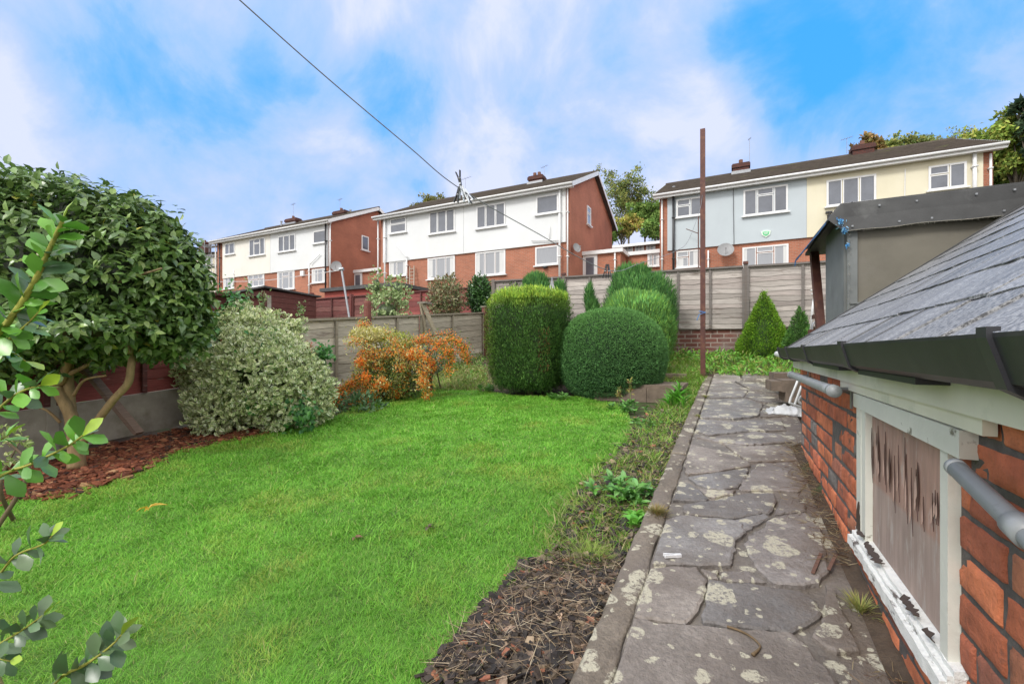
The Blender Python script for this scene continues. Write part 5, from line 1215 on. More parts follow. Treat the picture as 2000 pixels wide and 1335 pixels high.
# ---- upright juniper masses behind -----------------------------------------
def juniper(label, u, vt, vb, hw, d, n, seed, pal, parts=1, sub=None, lean=.25):
    r = RS(seed); dd = d; cz = (HV-(vt+vb)/2)/FPX*dd; p = P(u, HV, dd); c = np.array([p[0], p[1], cz]); H = (vb-vt)/2/FPX*dd; W = hw/FPX*dd
    gzb = float(gz(c[0], c[1])); t = thing('juniper', label, 'shrub', (c[0], c[1], gzb))
    g = MB(); s = superell(W, W*.8, H, 2.1, 2.2); blob_core(g, c, 0, s, (.03, .065, .03), k=.80)
    O, N, D_, lum = shell(r, n, c, s, W*.16, 5, seed, .10); n = len(O)
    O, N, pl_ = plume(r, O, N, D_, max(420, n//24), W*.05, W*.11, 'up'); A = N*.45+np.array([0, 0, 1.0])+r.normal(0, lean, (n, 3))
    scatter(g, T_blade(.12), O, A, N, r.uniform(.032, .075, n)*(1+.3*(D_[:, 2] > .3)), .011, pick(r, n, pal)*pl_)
    if sub:
        for (du, dv_, w_, h_) in sub:
            q = P(u+du, HV, dd*1.01); cq = np.array([q[0], q[1], (HV-dv_)/FPX*dd]); s2_ = superell(w_/FPX*dd, w_/FPX*dd, h_/FPX*dd, 2, 2)
            O, N, D_, lum = shell(r, 3800, cq, s2_, .06, 6, seed+3, .12); m_ = len(O)
            scatter(g, T_blade(.12), O, N*.35+np.array([0, 0, 1.0])+r.normal(0, .2, (m_, 3)), N, r.uniform(.06, .14, m_), .015, pick(r, m_, pal))
    g.build('foliage', M['leaf_matt'], t); trunk(t, (c[0], c[1], gzb-.1), c, .06, .04); return t
JG = [(0.094, 0.246, 0.065), (0.123, 0.304, 0.072), (0.072, 0.189, 0.065), (0.174, 0.362, 0.102)]
JL = [(0.174, 0.392, 0.102), (0.232, 0.464, 0.116), (0.145, 0.334, 0.102), (0.290, 0.493, 0.102)]
juniper('tall dark feathery juniper against the grey fence behind the round bush', 1243, 542, 730, 66, 8.6, 26000, 61, JG, sub=[(-18, 560, 32, 42), (40, 590, 38, 55), (62, 625, 18, 60), (-92, 585, 9, 32), (-84, 615, 12, 32), (8, 548, 22, 30)])
juniper('paler green juniper directly behind and above the round bush', 1238, 586, 740, 76, 7.5, 30000, 62, JL, sub=[(-10, 598, 40, 26), (35, 606, 34, 30)])
juniper('small juniper peeping over the square clipped conifer', 1052, 560, 720, 52, 8.9, 14000, 63, JG, sub=[(-5, 560, 26, 25), (40, 580, 14, 30)])
# ---- dwarf cone spruce ------------------------------------------------------
def cone(label, u, vt, vb, hw, d, n, seed, pal, rag=.05, name='cone_conifer'):
    r = RS(seed); zb = (HV-vb)/FPX*d; zt_ = (HV-vt)/FPX*d; W = hw/FPX*d; p = P(u, HV, d); H = zt_-zb
    t = thing(name, label, 'shrub', (p[0], p[1], zb)); g = MB()
    g.ring([(W*.85, .0), (W*.80, H*.15), (W*.40, H*.55), (W*.10, H*.88), (0.002, H*.95)], (p[0], p[1], zb), 18, (.04, .08, .02))
    f = 1-np.sqrt(r.rand(n)); a = r.uniform(0, 6.2832, n); rad = W*np.where(f < .25, .92+.3*f, (1-f)**.95*1.22)*(1+(fbm(a*2, f*9, 1.6, seed)-.5)*2.0*rag*2.2)-np.abs(r.normal(0, .02, n))
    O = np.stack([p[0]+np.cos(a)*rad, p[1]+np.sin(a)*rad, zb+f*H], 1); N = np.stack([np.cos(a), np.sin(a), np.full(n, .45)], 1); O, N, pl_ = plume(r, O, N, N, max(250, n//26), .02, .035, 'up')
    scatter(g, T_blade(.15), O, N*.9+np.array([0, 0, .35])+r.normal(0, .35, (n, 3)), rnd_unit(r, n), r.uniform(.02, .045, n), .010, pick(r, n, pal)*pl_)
    m_ = 260; zz = zt_-r.rand(m_)*.10-.02; scatter(g, T_blade(.1), np.stack([p[0]+r.normal(0, .008, m_), p[1]+r.normal(0, .008, m_), zz], 1), np.array([0, 0, 1.])+r.normal(0, .35, (m_, 3)), rnd_unit(r, m_), r.uniform(.02, .04, m_), .01, pick(r, m_, pal))
    g.build('foliage', M['leaf_matt'], t); trunk(t, (p[0], p[1], zb-.15), (p[0], p[1], zb+H*.6), .035, .01); return t
SG = [(.27, .46, .04), (.22, .42, .03), (0.138, 0.310, 0.029), (0.184, 0.380, 0.034), (0.103, 0.230, 0.029), (0.241, 0.402, 0.046)]
cone('bright green cone shaped dwarf spruce in front of the brick wall', 1492, 568, 714, 49, 8.35, 26000, 71, SG, .05)
cone('small ragged young conifer with yellow lower sprigs by the porch', 1561, 597, 690, 26, 7.5, 7000, 72, [(.10, .23, .05), (.14, .29, .06), (.07, .17, .05)], .14, 'young_conifer')
def leafy(name, label, c, rx, ry, rz, n, L, pal, seed, m='leaf', T=None, wr=.55, droop=.1, stems=8, tip=None, clus=None, cat='shrub', gzb=None, up=.35, lump=.12):
    r = RS(seed); c = np.array(c, float); gb = float(gz(c[0], c[1])) if gzb is None else gzb
    t = thing(name, label, cat, (c[0], c[1], gb)); g = MB(); T = T or T_leaf()
    s = superell(rx, ry, rz, 2, 2); O, N, D_, lum = shell(r, n, c, s, min(rx, rz)*lump*1.6, 4, seed, min(rx, rz)*.35)
    if clus:
        k = r.randint(0, len(O)//clus, len(O)); O = O[k]+r.normal(0, L*.55, (len(O), 3)); N = N[k]
    n = len(O); A = N*.6+np.array([0, 0, up])+r.normal(0, .55, (n, 3)); A[:, 2] -= droop
    Ls = r.uniform(.65, 1.15, n)*L; C = pick(r, n, pal)
    scatter(g, T, O, A, N+np.array([0, 0, .6])+r.normal(0, .35, (n, 3)), Ls, Ls*wr, C, None if tip is None else pick(r, n, tip))
    g.build('foliage', M[m], t)
    g = MB()
    for k in range(stems):
        a_ = r.uniform(0, 6.28); e = c+np.array([math.cos(a_)*rx*.6, math.sin(a_)*ry*.6, rz*r.uniform(-.2, .7)]); b_ = np.array([c[0]+r.normal(0, .05), c[1]+r.normal(0, .05), gb-.05])
        g.tube(spline([b_, (b_+e)/2+r.normal(0, .05, 3), e], 4), np.linspace(.014, .004, 9), 6, (.14, .10, .06))
    g.build('stem', M['bark'], t, True); return t
# ---- variegated euonymus (cream edged leaves) --------------------------------
CR = [(.95, .93, .70), (.97, .95, .80), (.88, .88, .56), (.85, .86, .50)]; EG = [(.24, .38, .10), (.18, .30, .08), (.40, .50, .20)]
def euon(c0s, seed, name, label, base, n_each=5200, extra_green=True):
    r = RS(seed); t = thing(name, label, 'shrub', base); g = MB(); gg = MB()
    for (u, v, d, hw, hh) in c0s:
        p = P(u, v, d); W = hw/FPX*d; H = hh/FPX*d; s = superell(W, W*.8, H, 2, 2); blob_core(g, p, 0, s, (.06, .09, .03), 16, 10, .38)
        m_ = int(n_each*(hw*hh)/(130*110)*1.3); O, N, D_, lum = shell(r, m_, p, s, W*.17, 5, seed, .14); k = r.randint(0, max(1, len(O)//7), len(O)); O = O[k]+r.normal(0, .02, (len(O), 3)); N = N[k]; m_ = len(O)
        A = N*.5+r.normal(0, .6, (m_, 3))+[0, 0, .25]; L = r.uniform(.034, .060, m_); scatter(g, T_leaf(1, .25, -.1), O, A, N*1.1+[0, 0, .5]+r.normal(0, .45, (m_, 3)), L, L*.68, pick(r, m_, EG), pick(r, m_, CR))
    g.build('foliage', M['leaf'], t)
    g = MB()
    for k in range(14):
        u, v, d, hw, hh = c0s[r.randint(len(c0s))]; e = P(u+r.normal(0, hw*.4), v+r.normal(0, hh*.3), d); b_ = np.array(base); g.tube(spline([b_, (b_+e)/2+r.normal(0, .06, 3), e], 4), np.linspace(.016, .005, 9), 6, (.17, .12, .07))
    g.build('stem', M['bark'], t, True); return t, r
be = G(500, 850); be = be+Fv*.35; de = depth(be[0], be[1])
E = [(505, 735, de, 128, 95), (505, 740, de-.25, 95, 75), (440, 800, de-.25, 75, 50), (575, 760, de, 78, 80), (500, 655, de+.35, 78, 50), (470, 625, de+.45, 45, 36), (400, 720, de+.05, 55, 60), (560, 800, de-.15, 78, 42), (575, 640, de+.5, 26, 22), (420, 650, de+.3, 35, 42), (400, 790, de-.2, 40, 38), (620, 770, de-.05, 36, 60)]
t, r = euon(E, 81, 'variegated_shrub', 'big cream and green variegated bush between the camellia and the bare timber fence', (be[0], be[1], be[2]), 7600)
g = MB()     # bramble leaves growing through it
for (u, v, d, s_, m_) in ((430, 665, de+.1, 28, 160), (595, 810, de-.45, 28, 170), (520, 700, de-.25, 55, 70), (520, 770, de-.4, 50, 60), (630, 690, de+.1, 16, 130), (460, 590, de+.4, 30, 160), (450, 740, de-.2, 35, 60)):
    p = P(u, v, d); O = p+r.normal(0, 1, (m_, 3))*s_/FPX*d*[.6, .5, .6]; L = r.uniform(.035, .07, m_)
    scatter(g, T_leaf(), O, r.normal(0, .7, (m_, 3))+[0, 0, -.2], -Fv*.7+[0, 0, .7]+r.normal(0, .5, (m_, 3)), L, L*.75, pick(r, m_, [(.05, .17, .05), (.07, .22, .05), (.10, .28, .06)]))
for (u, v, m_) in ((432, 663, 22), (607, 677, 26), (462, 676, 8)):
    p = P(u, v, de-.05); scatter(g, T_small(), p+r.normal(0, .03, (m_, 3)), rnd_unit(r, m_), rnd_unit(r, m_), .022, .022, pick(r, m_, [(.55, .16, .09), (.45, .10, .06)]))
# tall thin shoots above
for (u0, v0, u1, v1) in ((455, 610, 463, 562), (488, 600, 484, 545), (512, 600, 515, 572), (580, 620, 592, 596)):
    a, b = P(u0, v0, de+.5), P(u1, v1, de+.5); g.tube([a, b], .004, 4, (.2, .2, .1)); m_ = 46; f = r.rand(m_)[:, None]; scatter(g, T_leaf(), a+(b-a)*f+r.normal(0, .02, (m_, 3)), r.normal(0, .6, (m_, 3))+[0, 0, .5], rnd_unit(r, m_), .04, .022, pick(r, m_, [(.3, .36, .16), (.16, .25, .08)]))
g.build('bramble_leaves', M['leaf'], t)
# ---- neighbours' shrubs over the fence --------------------------------------
pn = P(750, 600, 8.8)
CR = [(.48, .55, .32), (.40, .48, .26), (.60, .64, .44), (.28, .36, .16)]
E = [(755, 610, 8.8, 52, 45), (775, 570, 8.9, 30, 34), (735, 560, 8.9, 18, 40), (770, 640, 7.6, 40, 30), (800, 660, 7.3, 30, 24)]
euon(E[:3], 82, 'variegated_shrub', 'loose pale variegated bush rising just over the gap in the fence behind the orange berries', (pn[0], pn[1], float(gz(pn[0], pn[1]))), 9000)
leafy('straggly_shrub', 'olive leaved straggly bush in the next garden in front of the dark red fence', P(872, 585, 11.2), .42, .4, .55, 3600, .075, [(.22, .24, .10), (.14, .18, .07), (.33, .31, .18), (.24, .15, .08)], 91, stems=10, clus=5, lump=.3)
t = leafy('ivy', 'dark glossy ivy hanging over the end of the red fence beside the grey one', P(938, 578, 11.7), .30, .25, .46, 3600, .085, [(.05, .13, .03), (.07, .17, .04), (.03, .08, .025)], 92, 'leaf_gloss', clus=4, cat='climber', lump=.3)
leafy('ivy', 'ivy strands creeping along the top of the weathered fence corner', onY(1000, 562, 9.66), .30, .06, .10, 500, .05, [(.05, .13, .03), (.12, .18, .06)], 93, 'leaf_gloss', clus=4, cat='climber', stems=3, gzb=.5)
# ---- pyracantha with orange berries -----------------------------------------
r = RS(95); dp = 6.35; bp = G(770, 800)+Fv*.45
t = thing('firethorn', 'firethorn bush loaded with orange berries drooping over the lawn edge', 'shrub', bp); g = MB(); gb = MB(); gs = MB()
ARC = [[(745, 780), (700, 720), (735, 690), (790, 690), (830, 730), (835, 780)], [(760, 790), (720, 740), (690, 745), (670, 770), (655, 790)], [(770, 780), (770, 700), (830, 660), (880, 655), (905, 690), (915, 705)],
       [(760, 780), (735, 700), (700, 668), (680, 672)], [(780, 780), (800, 700), (820, 690), (826, 740), (822, 752)], [(770, 780), (760, 720), (735, 715), (690, 760), (665, 765)], [(770, 790), (745, 745), (720, 770), (690, 790)],
       [(775, 780), (790, 720), (795, 740), (775, 770), (765, 765)], [(770, 780), (800, 680), (845, 668), (870, 680)], [(760, 770), (740, 690), (720, 640), (700, 635)], [(770, 780), (780, 700), (765, 660), (750, 645)], [(780, 780), (850, 680), (895, 668), (912, 700)],
       [(770, 790), (720, 780), (690, 800), (665, 812)], [(770, 790), (750, 700), (790, 672), (825, 665)], [(775, 785), (860, 700), (880, 690), (875, 730)], [(770, 780), (710, 700), (725, 690), (760, 700)], [(765, 790), (700, 750), (668, 762), (650, 785)]]
for ai, arc in enumerate(ARC):
    dd = dp+r.uniform(-.45, .45); pts = spline([P(u, v, dd+(.4 if k == 0 else 0)+r.normal(0, .03)) for k, (u, v) in enumerate(arc)], 9); gs.tube(pts, np.linspace(.010, .003, len(pts)), 5, (.12, .08, .05))
    m_ = 460; k = (r.rand(m_)*(len(pts)-1)); k = np.maximum(k, len(pts)*.28).astype(int); base = pts[k]
    nb_ = 190 if ai not in (3, 9, 10) else 50; kk = k[:nb_]; cl = base[:nb_]; O = np.repeat(cl, 4, 0)+r.normal(0, .036, (nb_*4, 3)); n_ = len(O)
    tv = np.array([(0,0,-.5),(.5,0,0),(0,.5,0),(-.5,0,0),(0,-.5,0),(0,0,.5)]); tf = np.array([(0,2,1),(0,3,2),(0,4,3),(0,1,4),(5,1,2),(5,2,3),(5,3,4),(5,4,1)])
    scatter(gb, (tv, tf), O, rnd_unit(r, n_), rnd_unit(r, n_), .017, .017, pick(r, n_, [(.88, .22, .02), (.80, .28, .03), (.92, .40, .05), (.70, .13, .015)]))
    m_ = 520; k = np.maximum((r.rand(m_)*(len(pts)-1)), len(pts)*.2).astype(int); O = pts[k]+r.normal(0, .05, (m_, 3)); L = r.uniform(.02, .045, m_)
    gold = ai in (3, 9, 10) or r.rand() < .2
    pal = [(.55, .50, .14), (.42, .42, .10), (.65, .60, .28)] if gold else [(.13, .23, .04), (.20, .29, .05), (.09, .16, .035), (.30, .32, .06)]
    scatter(g, T_leaf(), O, rnd_unit(r, m_)+[0, 0, .2], rnd_unit(r, m_)+[0, 0, .5], L, L*.42, pick(r, m_, pal))
p = P(765, 735, dp+.15); s = superell(.62, .4, .50, 2, 2); O, N, D_, lum = shell(r, 8200, p, s, .12, 5, 5, .35); n = len(O); L = r.uniform(.02, .045, n)
scatter(g, T_leaf(), O, rnd_unit(r, n)+[0, 0, .2], N+[0, 0, .5]+r.normal(0, .4, (n, 3)), L, L*.45, pick(r, n, [(.10, .18, .035), (.17, .24, .05), (.07, .12, .03), (.26, .24, .05)]))
n = 1500; O, N, D_, lum = shell(r, n, P(722, 655, dp+.1), superell(.30, .25, .12, 2, 2), .04, 4, 2, .1); n = len(O); scatter(g, T_leaf(), O, rnd_unit(r, n)+[0, 0, .5], rnd_unit(r, n)+[0, 0, .6], .045, .022, pick(r, n, [(.60, .55, .22), (.50, .48, .12), (.68, .64, .36)]))
n = 700; O, N, D_, lum = shell(r, n, P(775, 668, dp+.1), superell(.28, .2, .16, 2, 2), .04, 4, 2, .1); n = len(O); scatter(g, T_leaf(), O, rnd_unit(r, n)+[0, 0, .5], rnd_unit(r, n)+[0, 0, .6], .04, .02, pick(r, n, [(.42, .44, .10), (.30, .36, .08)]))
g.build('foliage', M['leaf'], t); gb.build('berries', mat('berry', None, .35, .1, 20), t); gs.build('stem', M['bark'], t, True)
leafy('bramble', 'low grey green bramble under the left side of the orange berry bush', G(700, 806)+Fv*.1+[0, 0, .06], .34, .25, .16, 620, .06, [(.10, .20, .09), (.14, .26, .12), (.06, .13, .05)], 101, clus=3, stems=6)
leafy('white_edged_shrub', 'silvery leaved small shrub between the orange berries and the broken fence', P(845, 690, 7.1), .30, .25, .30, 1500, .045, [(.25, .33, .22), (.40, .45, .33), (.12, .2, .1)], 102, clus=4)
# ---- camellia ----------------------------------------------------------------
r = RS(111); CB = np.array(P(150, 905, 3.66)); t = thing('camellia', 'big glossy leaved camellia tree with bare forked trunks at the left', 'tree', CB)
g = MB()
def limb(px, rad, d0=3.66, n=7):
    pts = spline([P(u, v, d0+dd) for u, v, dd in px], 6); g.tube(pts, np.interp(np.linspace(0, 1, len(pts)), np.linspace(0, 1, len(rad)), rad), 10, np.array([.30, .205, .105]))
limb([(150, 912, 0), (147, 860, 0), (138, 810, 0), (112, 760, .0), (92, 715, .05), (72, 672, .1), (50, 600, .2)], [.064, .053, .046, .040, .034, .028, .018])
limb([(140, 845, .02), (138, 800, .03), (134, 740, .05), (138, 690, .1), (150, 640, .2)], [.044, .039, .034, .028, .018]); limb([(118, 748, 0), (132, 710, -.05), (146, 680, -.1), (160, 640, -.1)], [.03, .028, .022, .012])
limb([(158, 868, -.04), (190, 822, -.08), (222, 780, -.1), (250, 748, -.1), (256, 715, -.1), (262, 680, -.05), (280, 620, 0)], [.031, .029, .028, .027, .026, .024, .012])
limb([(144, 772, -.05), (165, 742, -.1), (208, 733, -.1)], [.012, .010, .007]); limb([(118, 825, 0), (90, 800, -.05), (60, 795, -.05)], [.012, .009, .006]); limb([(135, 730, 0), (165, 715, -.05), (185, 700, -.05), (190, 660, 0)], [.02, .015, .012, .008])
for k in range(16):
    a = P(60+r.uniform(0, 200), 690, 3.7+r.uniform(-.3, .4)); b = P(-150+r.uniform(0, 520), r.uniform(400, 600), 3.7+r.uniform(-.6, .6)); g.tube(spline([a, (a+b)/2+r.normal(0, .08, 3), b], 5), np.linspace(.022, .007, 11), 6, (.24, .17, .09))
g.build('trunk', M['bark'], t, True)
g = MB(); g2 = MB()
BL = [(60, 545, 3.75, 270, 190), (230, 545, 3.7, 170, 165), (300, 570, 3.75, 115, 135), (150, 440, 3.8, 170, 85), (20, 430, 3.8, 180, 90), (345, 620, 3.8, 78, 88), (-120, 560, 3.8, 200, 200), (160, 640, 3.45, 190, 45), (60, 640, 3.5, 130, 60), (300, 480, 3.8, 70, 60)]
for bi, (u, v, d, hw, hh) in enumerate(BL):
    p = P(u, v, d); W = hw/FPX*d; H = hh/FPX*d; s = superell(W, W*.75, H, 2.2, 2.2); blob_core(g, p, 0, s, (.04, .06, .025), 18, 12, .55)
    ns_ = int(2300*hw*hh/(270*190)*(1.5 if hw < 120 else 1.05)); O, N, D_, lum = shell(r, ns_, p, s, W*.15, 6, 50+bi, .24)
    # keep shoots not buried inside other blobs
    kp_ = np.ones(len(O), bool)
    for bj, (u2, v2, d2, hw2, hh2) in enumerate(BL):
        if bj != bi:
            q = P(u2, v2, d2); D3 = O-q; nn = np.linalg.norm(D3, axis=1); s3 = superell(hw2/FPX*d2, hw2/FPX*d2*.75, hh2/FPX*d2, 2.2, 2.2); kp_ &= nn > s3(D3/nn[:, None])*.72
    O = O[kp_]; N = N[kp_]
    for k in range(len(O)):
        m_ = r.randint(4, 8); ax = N[k]*.7+np.array([0, 0, .15])+r.normal(0, .35, 3); ax /= np.linalg.norm(ax); u_ = np.cross(ax, [0, 0, 1]); u_ /= np.linalg.norm(u_); w_ = np.cross(ax, u_)
        an = np.arange(m_)*2.4+r.rand()*6; o = O[k]-ax*np.arange(m_)[:, None]*.016; L = r.uniform(.055, .085, m_)
        A = ax*.35+(np.cos(an)[:, None]*u_+np.sin(an)[:, None]*w_)*.8+np.array([0, 0, -.28]); Nn_ = ax*.6+np.array([0, 0, .8])+r.normal(0, .25, (m_, 3))
        C = pick(r, m_, [(.12, .215, .055), (.16, .265, .07), (.22, .33, .085), (.085, .155, .05)], [.35, .3, .15, .2]); 
        if r.rand() < .03: C[0] = (.36, .36, .05)
        scatter(g, T_leaf(1, .13, -.25), o+r.normal(0, .006, (m_, 3)), A, Nn_, L, L*.62, C)
g.build('foliage', M['leaf_gloss'], t)
# ---- foreground branches (broad pale leaves) ---------------------------------
r = RS(121); t = thing('broadleaf_shrub', 'light green broad leaved shrub whose shoots poke in from the left edge', 'shrub', P(-420, 1250, 1.25))
BR = [([(-120, 900, 1.1), (-40, 700, 1.05), (15, 630, 1.0), (62, 560, 1.0), (95, 490, 1.0), (122, 432, 1.0)], .0085, 34, .046, 0), ([(-100, 900, 1.1), (-20, 815, 1.0), (35, 768, .98), (80, 752, .97)], .004, 13, .042, 0),
      ([(-100, 1000, 1.1), (0, 930, 1.0), (60, 906, .97), (130, 872, .95), (162, 850, .95)], .004, 17, .042, 0), ([(-40, 690, 1.05), (5, 670, 1.03), (45, 640, 1.0), (75, 610, 1.0)], .0035, 12, .038, 0),
      ([(-100, 1210, 1.0), (-10, 1130, .95), (30, 1085, .93), (85, 1062, .92), (102, 1045, .92)], .003, 12, .036, 1), ([(-60, 1290, 1.0), (10, 1250, .92), (50, 1225, .9), (85, 1200, .9)], .003, 12, .036, 1), ([(40, 1420, 1.0), (110, 1330, .9), (170, 1295, .88), (215, 1262, .88), (238, 1238, .88)], .004, 18, .038, 1),
      ([(-80, 1350, 1.0), (-20, 1290, .95), (20, 1290, .93)], .003, 6, .036, 1), ([(-120, 800, 1.1), (-30, 740, 1.05), (15, 690, 1.05), (50, 705, 1.05)], .003, 8, .038, 0), ([(-90, 900, 1.1), (-20, 870, 1.05), (15, 850, 1.05)], .003, 7, .038, 0)]
g = MB(); g.tube(spline([P(-420, 1300, 1.3), P(-260, 1050, 1.2), P(-180, 950, 1.15), P(-120, 900, 1.1)], 6), np.linspace(.02, .010, 19), 8, (.22, .18, .08)); root_ = np.array(P(-180, 950, 1.15))
for pxs, *_ in BR: g.tube(spline([root_, P(*pxs[0])], 4), .006, 6, (.22, .2, .08))
g.build('stem', M['bark'], t, True)
TB = (np.array([(-.05, 0, 0), (.05, 0, 0), (-.30, .35, .05), (0, .35, -.02), (.30, .35, .05), (-.46, .68, .02), (0, .68, -.03), (.46, .68, .02), (-.25, .90, -.06), (0, 1.04, -.10), (.25, .90, -.06)]), None)
TBF = [(0, 1, 3, 2), (1, 4, 3), (2, 3, 6, 5), (3, 4, 7, 6), (5, 6, 9, 8), (6, 7, 10, 9)]
TBF = [np.array([f for f in TBF if len(f) == 4]), np.array([f for f in TBF if len(f) == 3])]
for pxs, rad, nl, LL, dark_ in BR:
    nl = int(nl*1.5)
    pts = spline([P(*q) for q in pxs], 8); g = MB(); g.tube(pts, np.linspace(rad, rad*.45, len(pts)), 8, (.32, .32, .06)); b = g.build('branch', M['bark'], t, True); b['_w'] = t['_w']
    g = MB(); vis = pts[int(len(pts)*.22):]; k = np.linspace(0, len(vis)-1.01, nl); ki = k.astype(int); O = vis[ki]+(vis[ki+1]-vis[ki])*(k-ki)[:, None]; Tn = (vis[ki+1]-vis[ki]); Tn /= np.linalg.norm(Tn, axis=1)[:, None]
    s1 = np.cross(Tn, -Fv); s1 /= np.linalg.norm(s1, axis=1)[:, None]; nl = nl; an = np.arange(nl)*2.4+r.rand()*6; s2 = np.cross(Tn, s1)
    A = Tn*.55+s1*np.cos(an)[:, None]+s2*np.sin(an)[:, None]*.55+r.normal(0, .15, (nl, 3)); A[-1] = Tn[-1]+[0, 0, .2]; N = np.cross(A, Tn)*0+[0, 0, .75]+(-Fv)*.45+r.normal(0, .4, (nl, 3)); L = r.uniform(.75, 1.2, nl)*LL*(1-.25*np.arange(nl)/nl)
    pal = [(.07, .13, .065), (.09, .17, .075), (.13, .20, .10)] if dark_ else [(.13, .34, .04), (.17, .42, .05), (.10, .27, .04), (.10, .19, .09)]  # lower shoots: sky sheen painted in as darker, greyer leaf greens
    C = pick(r, nl, pal); C[-1] = (.34, .50, .04)
    scatter(g, (TB[0], TBF), O, A, N, L*1.35, L*.82, C); g.build('leaves', M['leaf_gloss'], b, True)
# solidify curl via smooth shading not needed
# small variegated sprig low at the left edge
leafy('variegated_sprig', 'small yellow edged variegated sprig low at the left edge under the broad leaves', P(8, 872, 2.6), .10, .10, .12, 150, .035, EG, 131, tip=[(.5, .5, .22)], stems=3, gzb=-1.0, cat='plant')
# ---- border plants -----------------------------------------------------------
def rosette(name, label, c, R, H, n, L, pal, seed, wr=.42, m='leaf', cat='plant', up=.5, dup_s=None):
    r = RS(seed); c = np.array(c, float); t = thing(name, label, cat, c); g = MB()
    ns_ = max(3, n//11); 
    for k in range(ns_):
        a = r.uniform(0, 6.28); q = c+np.array([math.cos(a), math.sin(a), 0])*R*.75*math.sqrt(r.rand()); q[2] = float(gz(q[0], q[1])); h = H*r.uniform(.45, 1)*(1-.4*np.linalg.norm(q[:2]-c[:2])/R)
        top = q+np.array([r.normal(0, .02), r.normal(0, .02), h]); g.tube([q, top], .003, 4, np.array(pal[0])*.8)
        m_ = 11; f = np.sqrt(r.uniform(.15, 1, m_))[:, None]; O = q+(top-q)*f; an = np.arange(m_)*2.4+r.rand()*6; A = np.stack([np.cos(an), np.sin(an), up+r.normal(0, .3, m_)], 1); Ls = r.uniform(.6, 1.1, m_)*L
        scatter(g, T_leaf(1, .2, -.35), O, A, np.array([0, 0, 1.])+r.normal(0, .25, (m_, 3)), Ls, Ls*wr, pick(r, m_, pal))
    g.build('leaves', M[m], t); return t
LG = [(.11, .30, .05), (.15, .37, .06), (.08, .22, .05), (.19, .40, .12)]
rosette('leafy_plant', 'broad leaved green plant in the bed beside the kerb, largest there', G(1212, 985), .20, .17, 150, .080, LG, 141, .45)
rosette('leafy_plant', 'bright heart leaved seedling clump just below the broad leaved plant', G(1228, 1030), .12, .09, 50, .065, [(.12, .38, .04), (.17, .44, .06)], 142, .8)
rosette('leafy_plant', 'low bright weed clump at the lawn corner with two tall yellow seed stems', G(1225, 805), .28, .16, 240, .062, LG, 143)
rosette('leafy_plant', 'low pale green weed clump near the kerb below the stone step', G(1265, 838), .22, .10, 160, .06, [(.16, .36, .09), (.12, .28, .06)], 144)
rosette('leafy_plant', 'strap leaved green weed tuft left of the far kerb', G(1325, 800), .14, .26, 80, .15, [(.10, .34, .03), (.14, .40, .04)], 145, .18, up=1.3)
rosette('leafy_plant', 'spiky leaved seedling at the foot of the square conifer on its right', G(1092, 784), .16, .14, 90, .09, [(.17, .36, .09), (.12, .28, .06)], 146, .28, up=.8)
rosette('leafy_plant', 'pale spiky leaved seedling left of the square conifer', G(952, 768), .20, .16, 110, .09, [(.17, .36, .09), (.12, .28, .06)], 147, .28, up=.8)
rosette('leafy_plant', 'small weed growing from the joint of path and shed wall', np.array([.37, 1.93, float(pz(0, 1.93))-.0]), .06, .09, 44, .03, [(.13, .33, .05), (.22, .36, .08)], 148, .45)
for o_ in (bpy.data.objects[-1],): pass
r = RS(150); g = MB()
for (u, v, h) in ((1210, 800, .26), (1232, 800, .34)):
    b = G(u, v)+[0, 0, .0]; tp_ = b+[r.normal(0, .02), 0, h]; g.tube([b, tp_], .004, 5, (.2, .26, .08)); m_ = 34; f = r.uniform(.55, 1, m_)[:, None]; scatter(g, T_leaf(), b+(tp_-b)*f+r.normal(0, .008, (m_, 3)), rnd_unit(r, m_)+[0, 0, .3], rnd_unit(r, m_), .045, .018, pick(r, m_, [(.38, .34, .10), (.24, .28, .07), (.22, .12, .05)]))
tag(g.build('seed_stems', M['leaf']), 'two upright yellow brown seed stems in front of the round bush', 'plant')
# weeds along the back wall (ground cover)
r = RS(151); g = MB(); n = 5200
x = r.uniform(-2.4, 2.2, n); y = r.uniform(7.75, 9.72, n); k = (fbm(x, y, 1.8, 5) > .36); x, y = x[k], y[k]; n = len(x); hgt = .03+.19*fbm(x, y, 2.2, 8)*np.clip((y-7.6)/1.2, .3, 1)
O = np.stack([x, y, gz(x, y)+hgt*r.rand(n)], 1); L = r.uniform(.05, .10, n); scatter(g, T_leaf(), O, rnd_unit(r, n)+[0, 0, .4], rnd_unit(r, n)+[0, 0, 1.], L, L*.42, pick(r, n, [(.16, .42, .05), (.22, .50, .07), (.26, .46, .07), (.34, .38, .10), (.12, .30, .04)]))
n = 1800; x = r.uniform(-2.2, 1.6, n); y = r.uniform(7.7, 9.7, n); grass(g, x, y, gz, .08, .26, .008, WC, [.4, .35, .1, .08, .07], .9, 3, r)
x, y = edge_pts([(845, 720), (880, 690), (945, 695), (960, 740), (900, 760)], 900, r, .05); n = len(x); O = np.stack([x, y, gz(x, y)+r.rand(n)*.12], 1); scatter(g, T_leaf(), O, rnd_unit(r, n)+[0, 0, .4], rnd_unit(r, n)+[0, 0, 1.], .06, .03, pick(r, n, [(.14, .30, .06), (.22, .32, .08), (.3, .3, .12)]))
tag(g.build('ground_cover', M['leaf']), kind='stuff', label='tangle of green weeds along the foot of the brick retaining wall', cat='weeds')
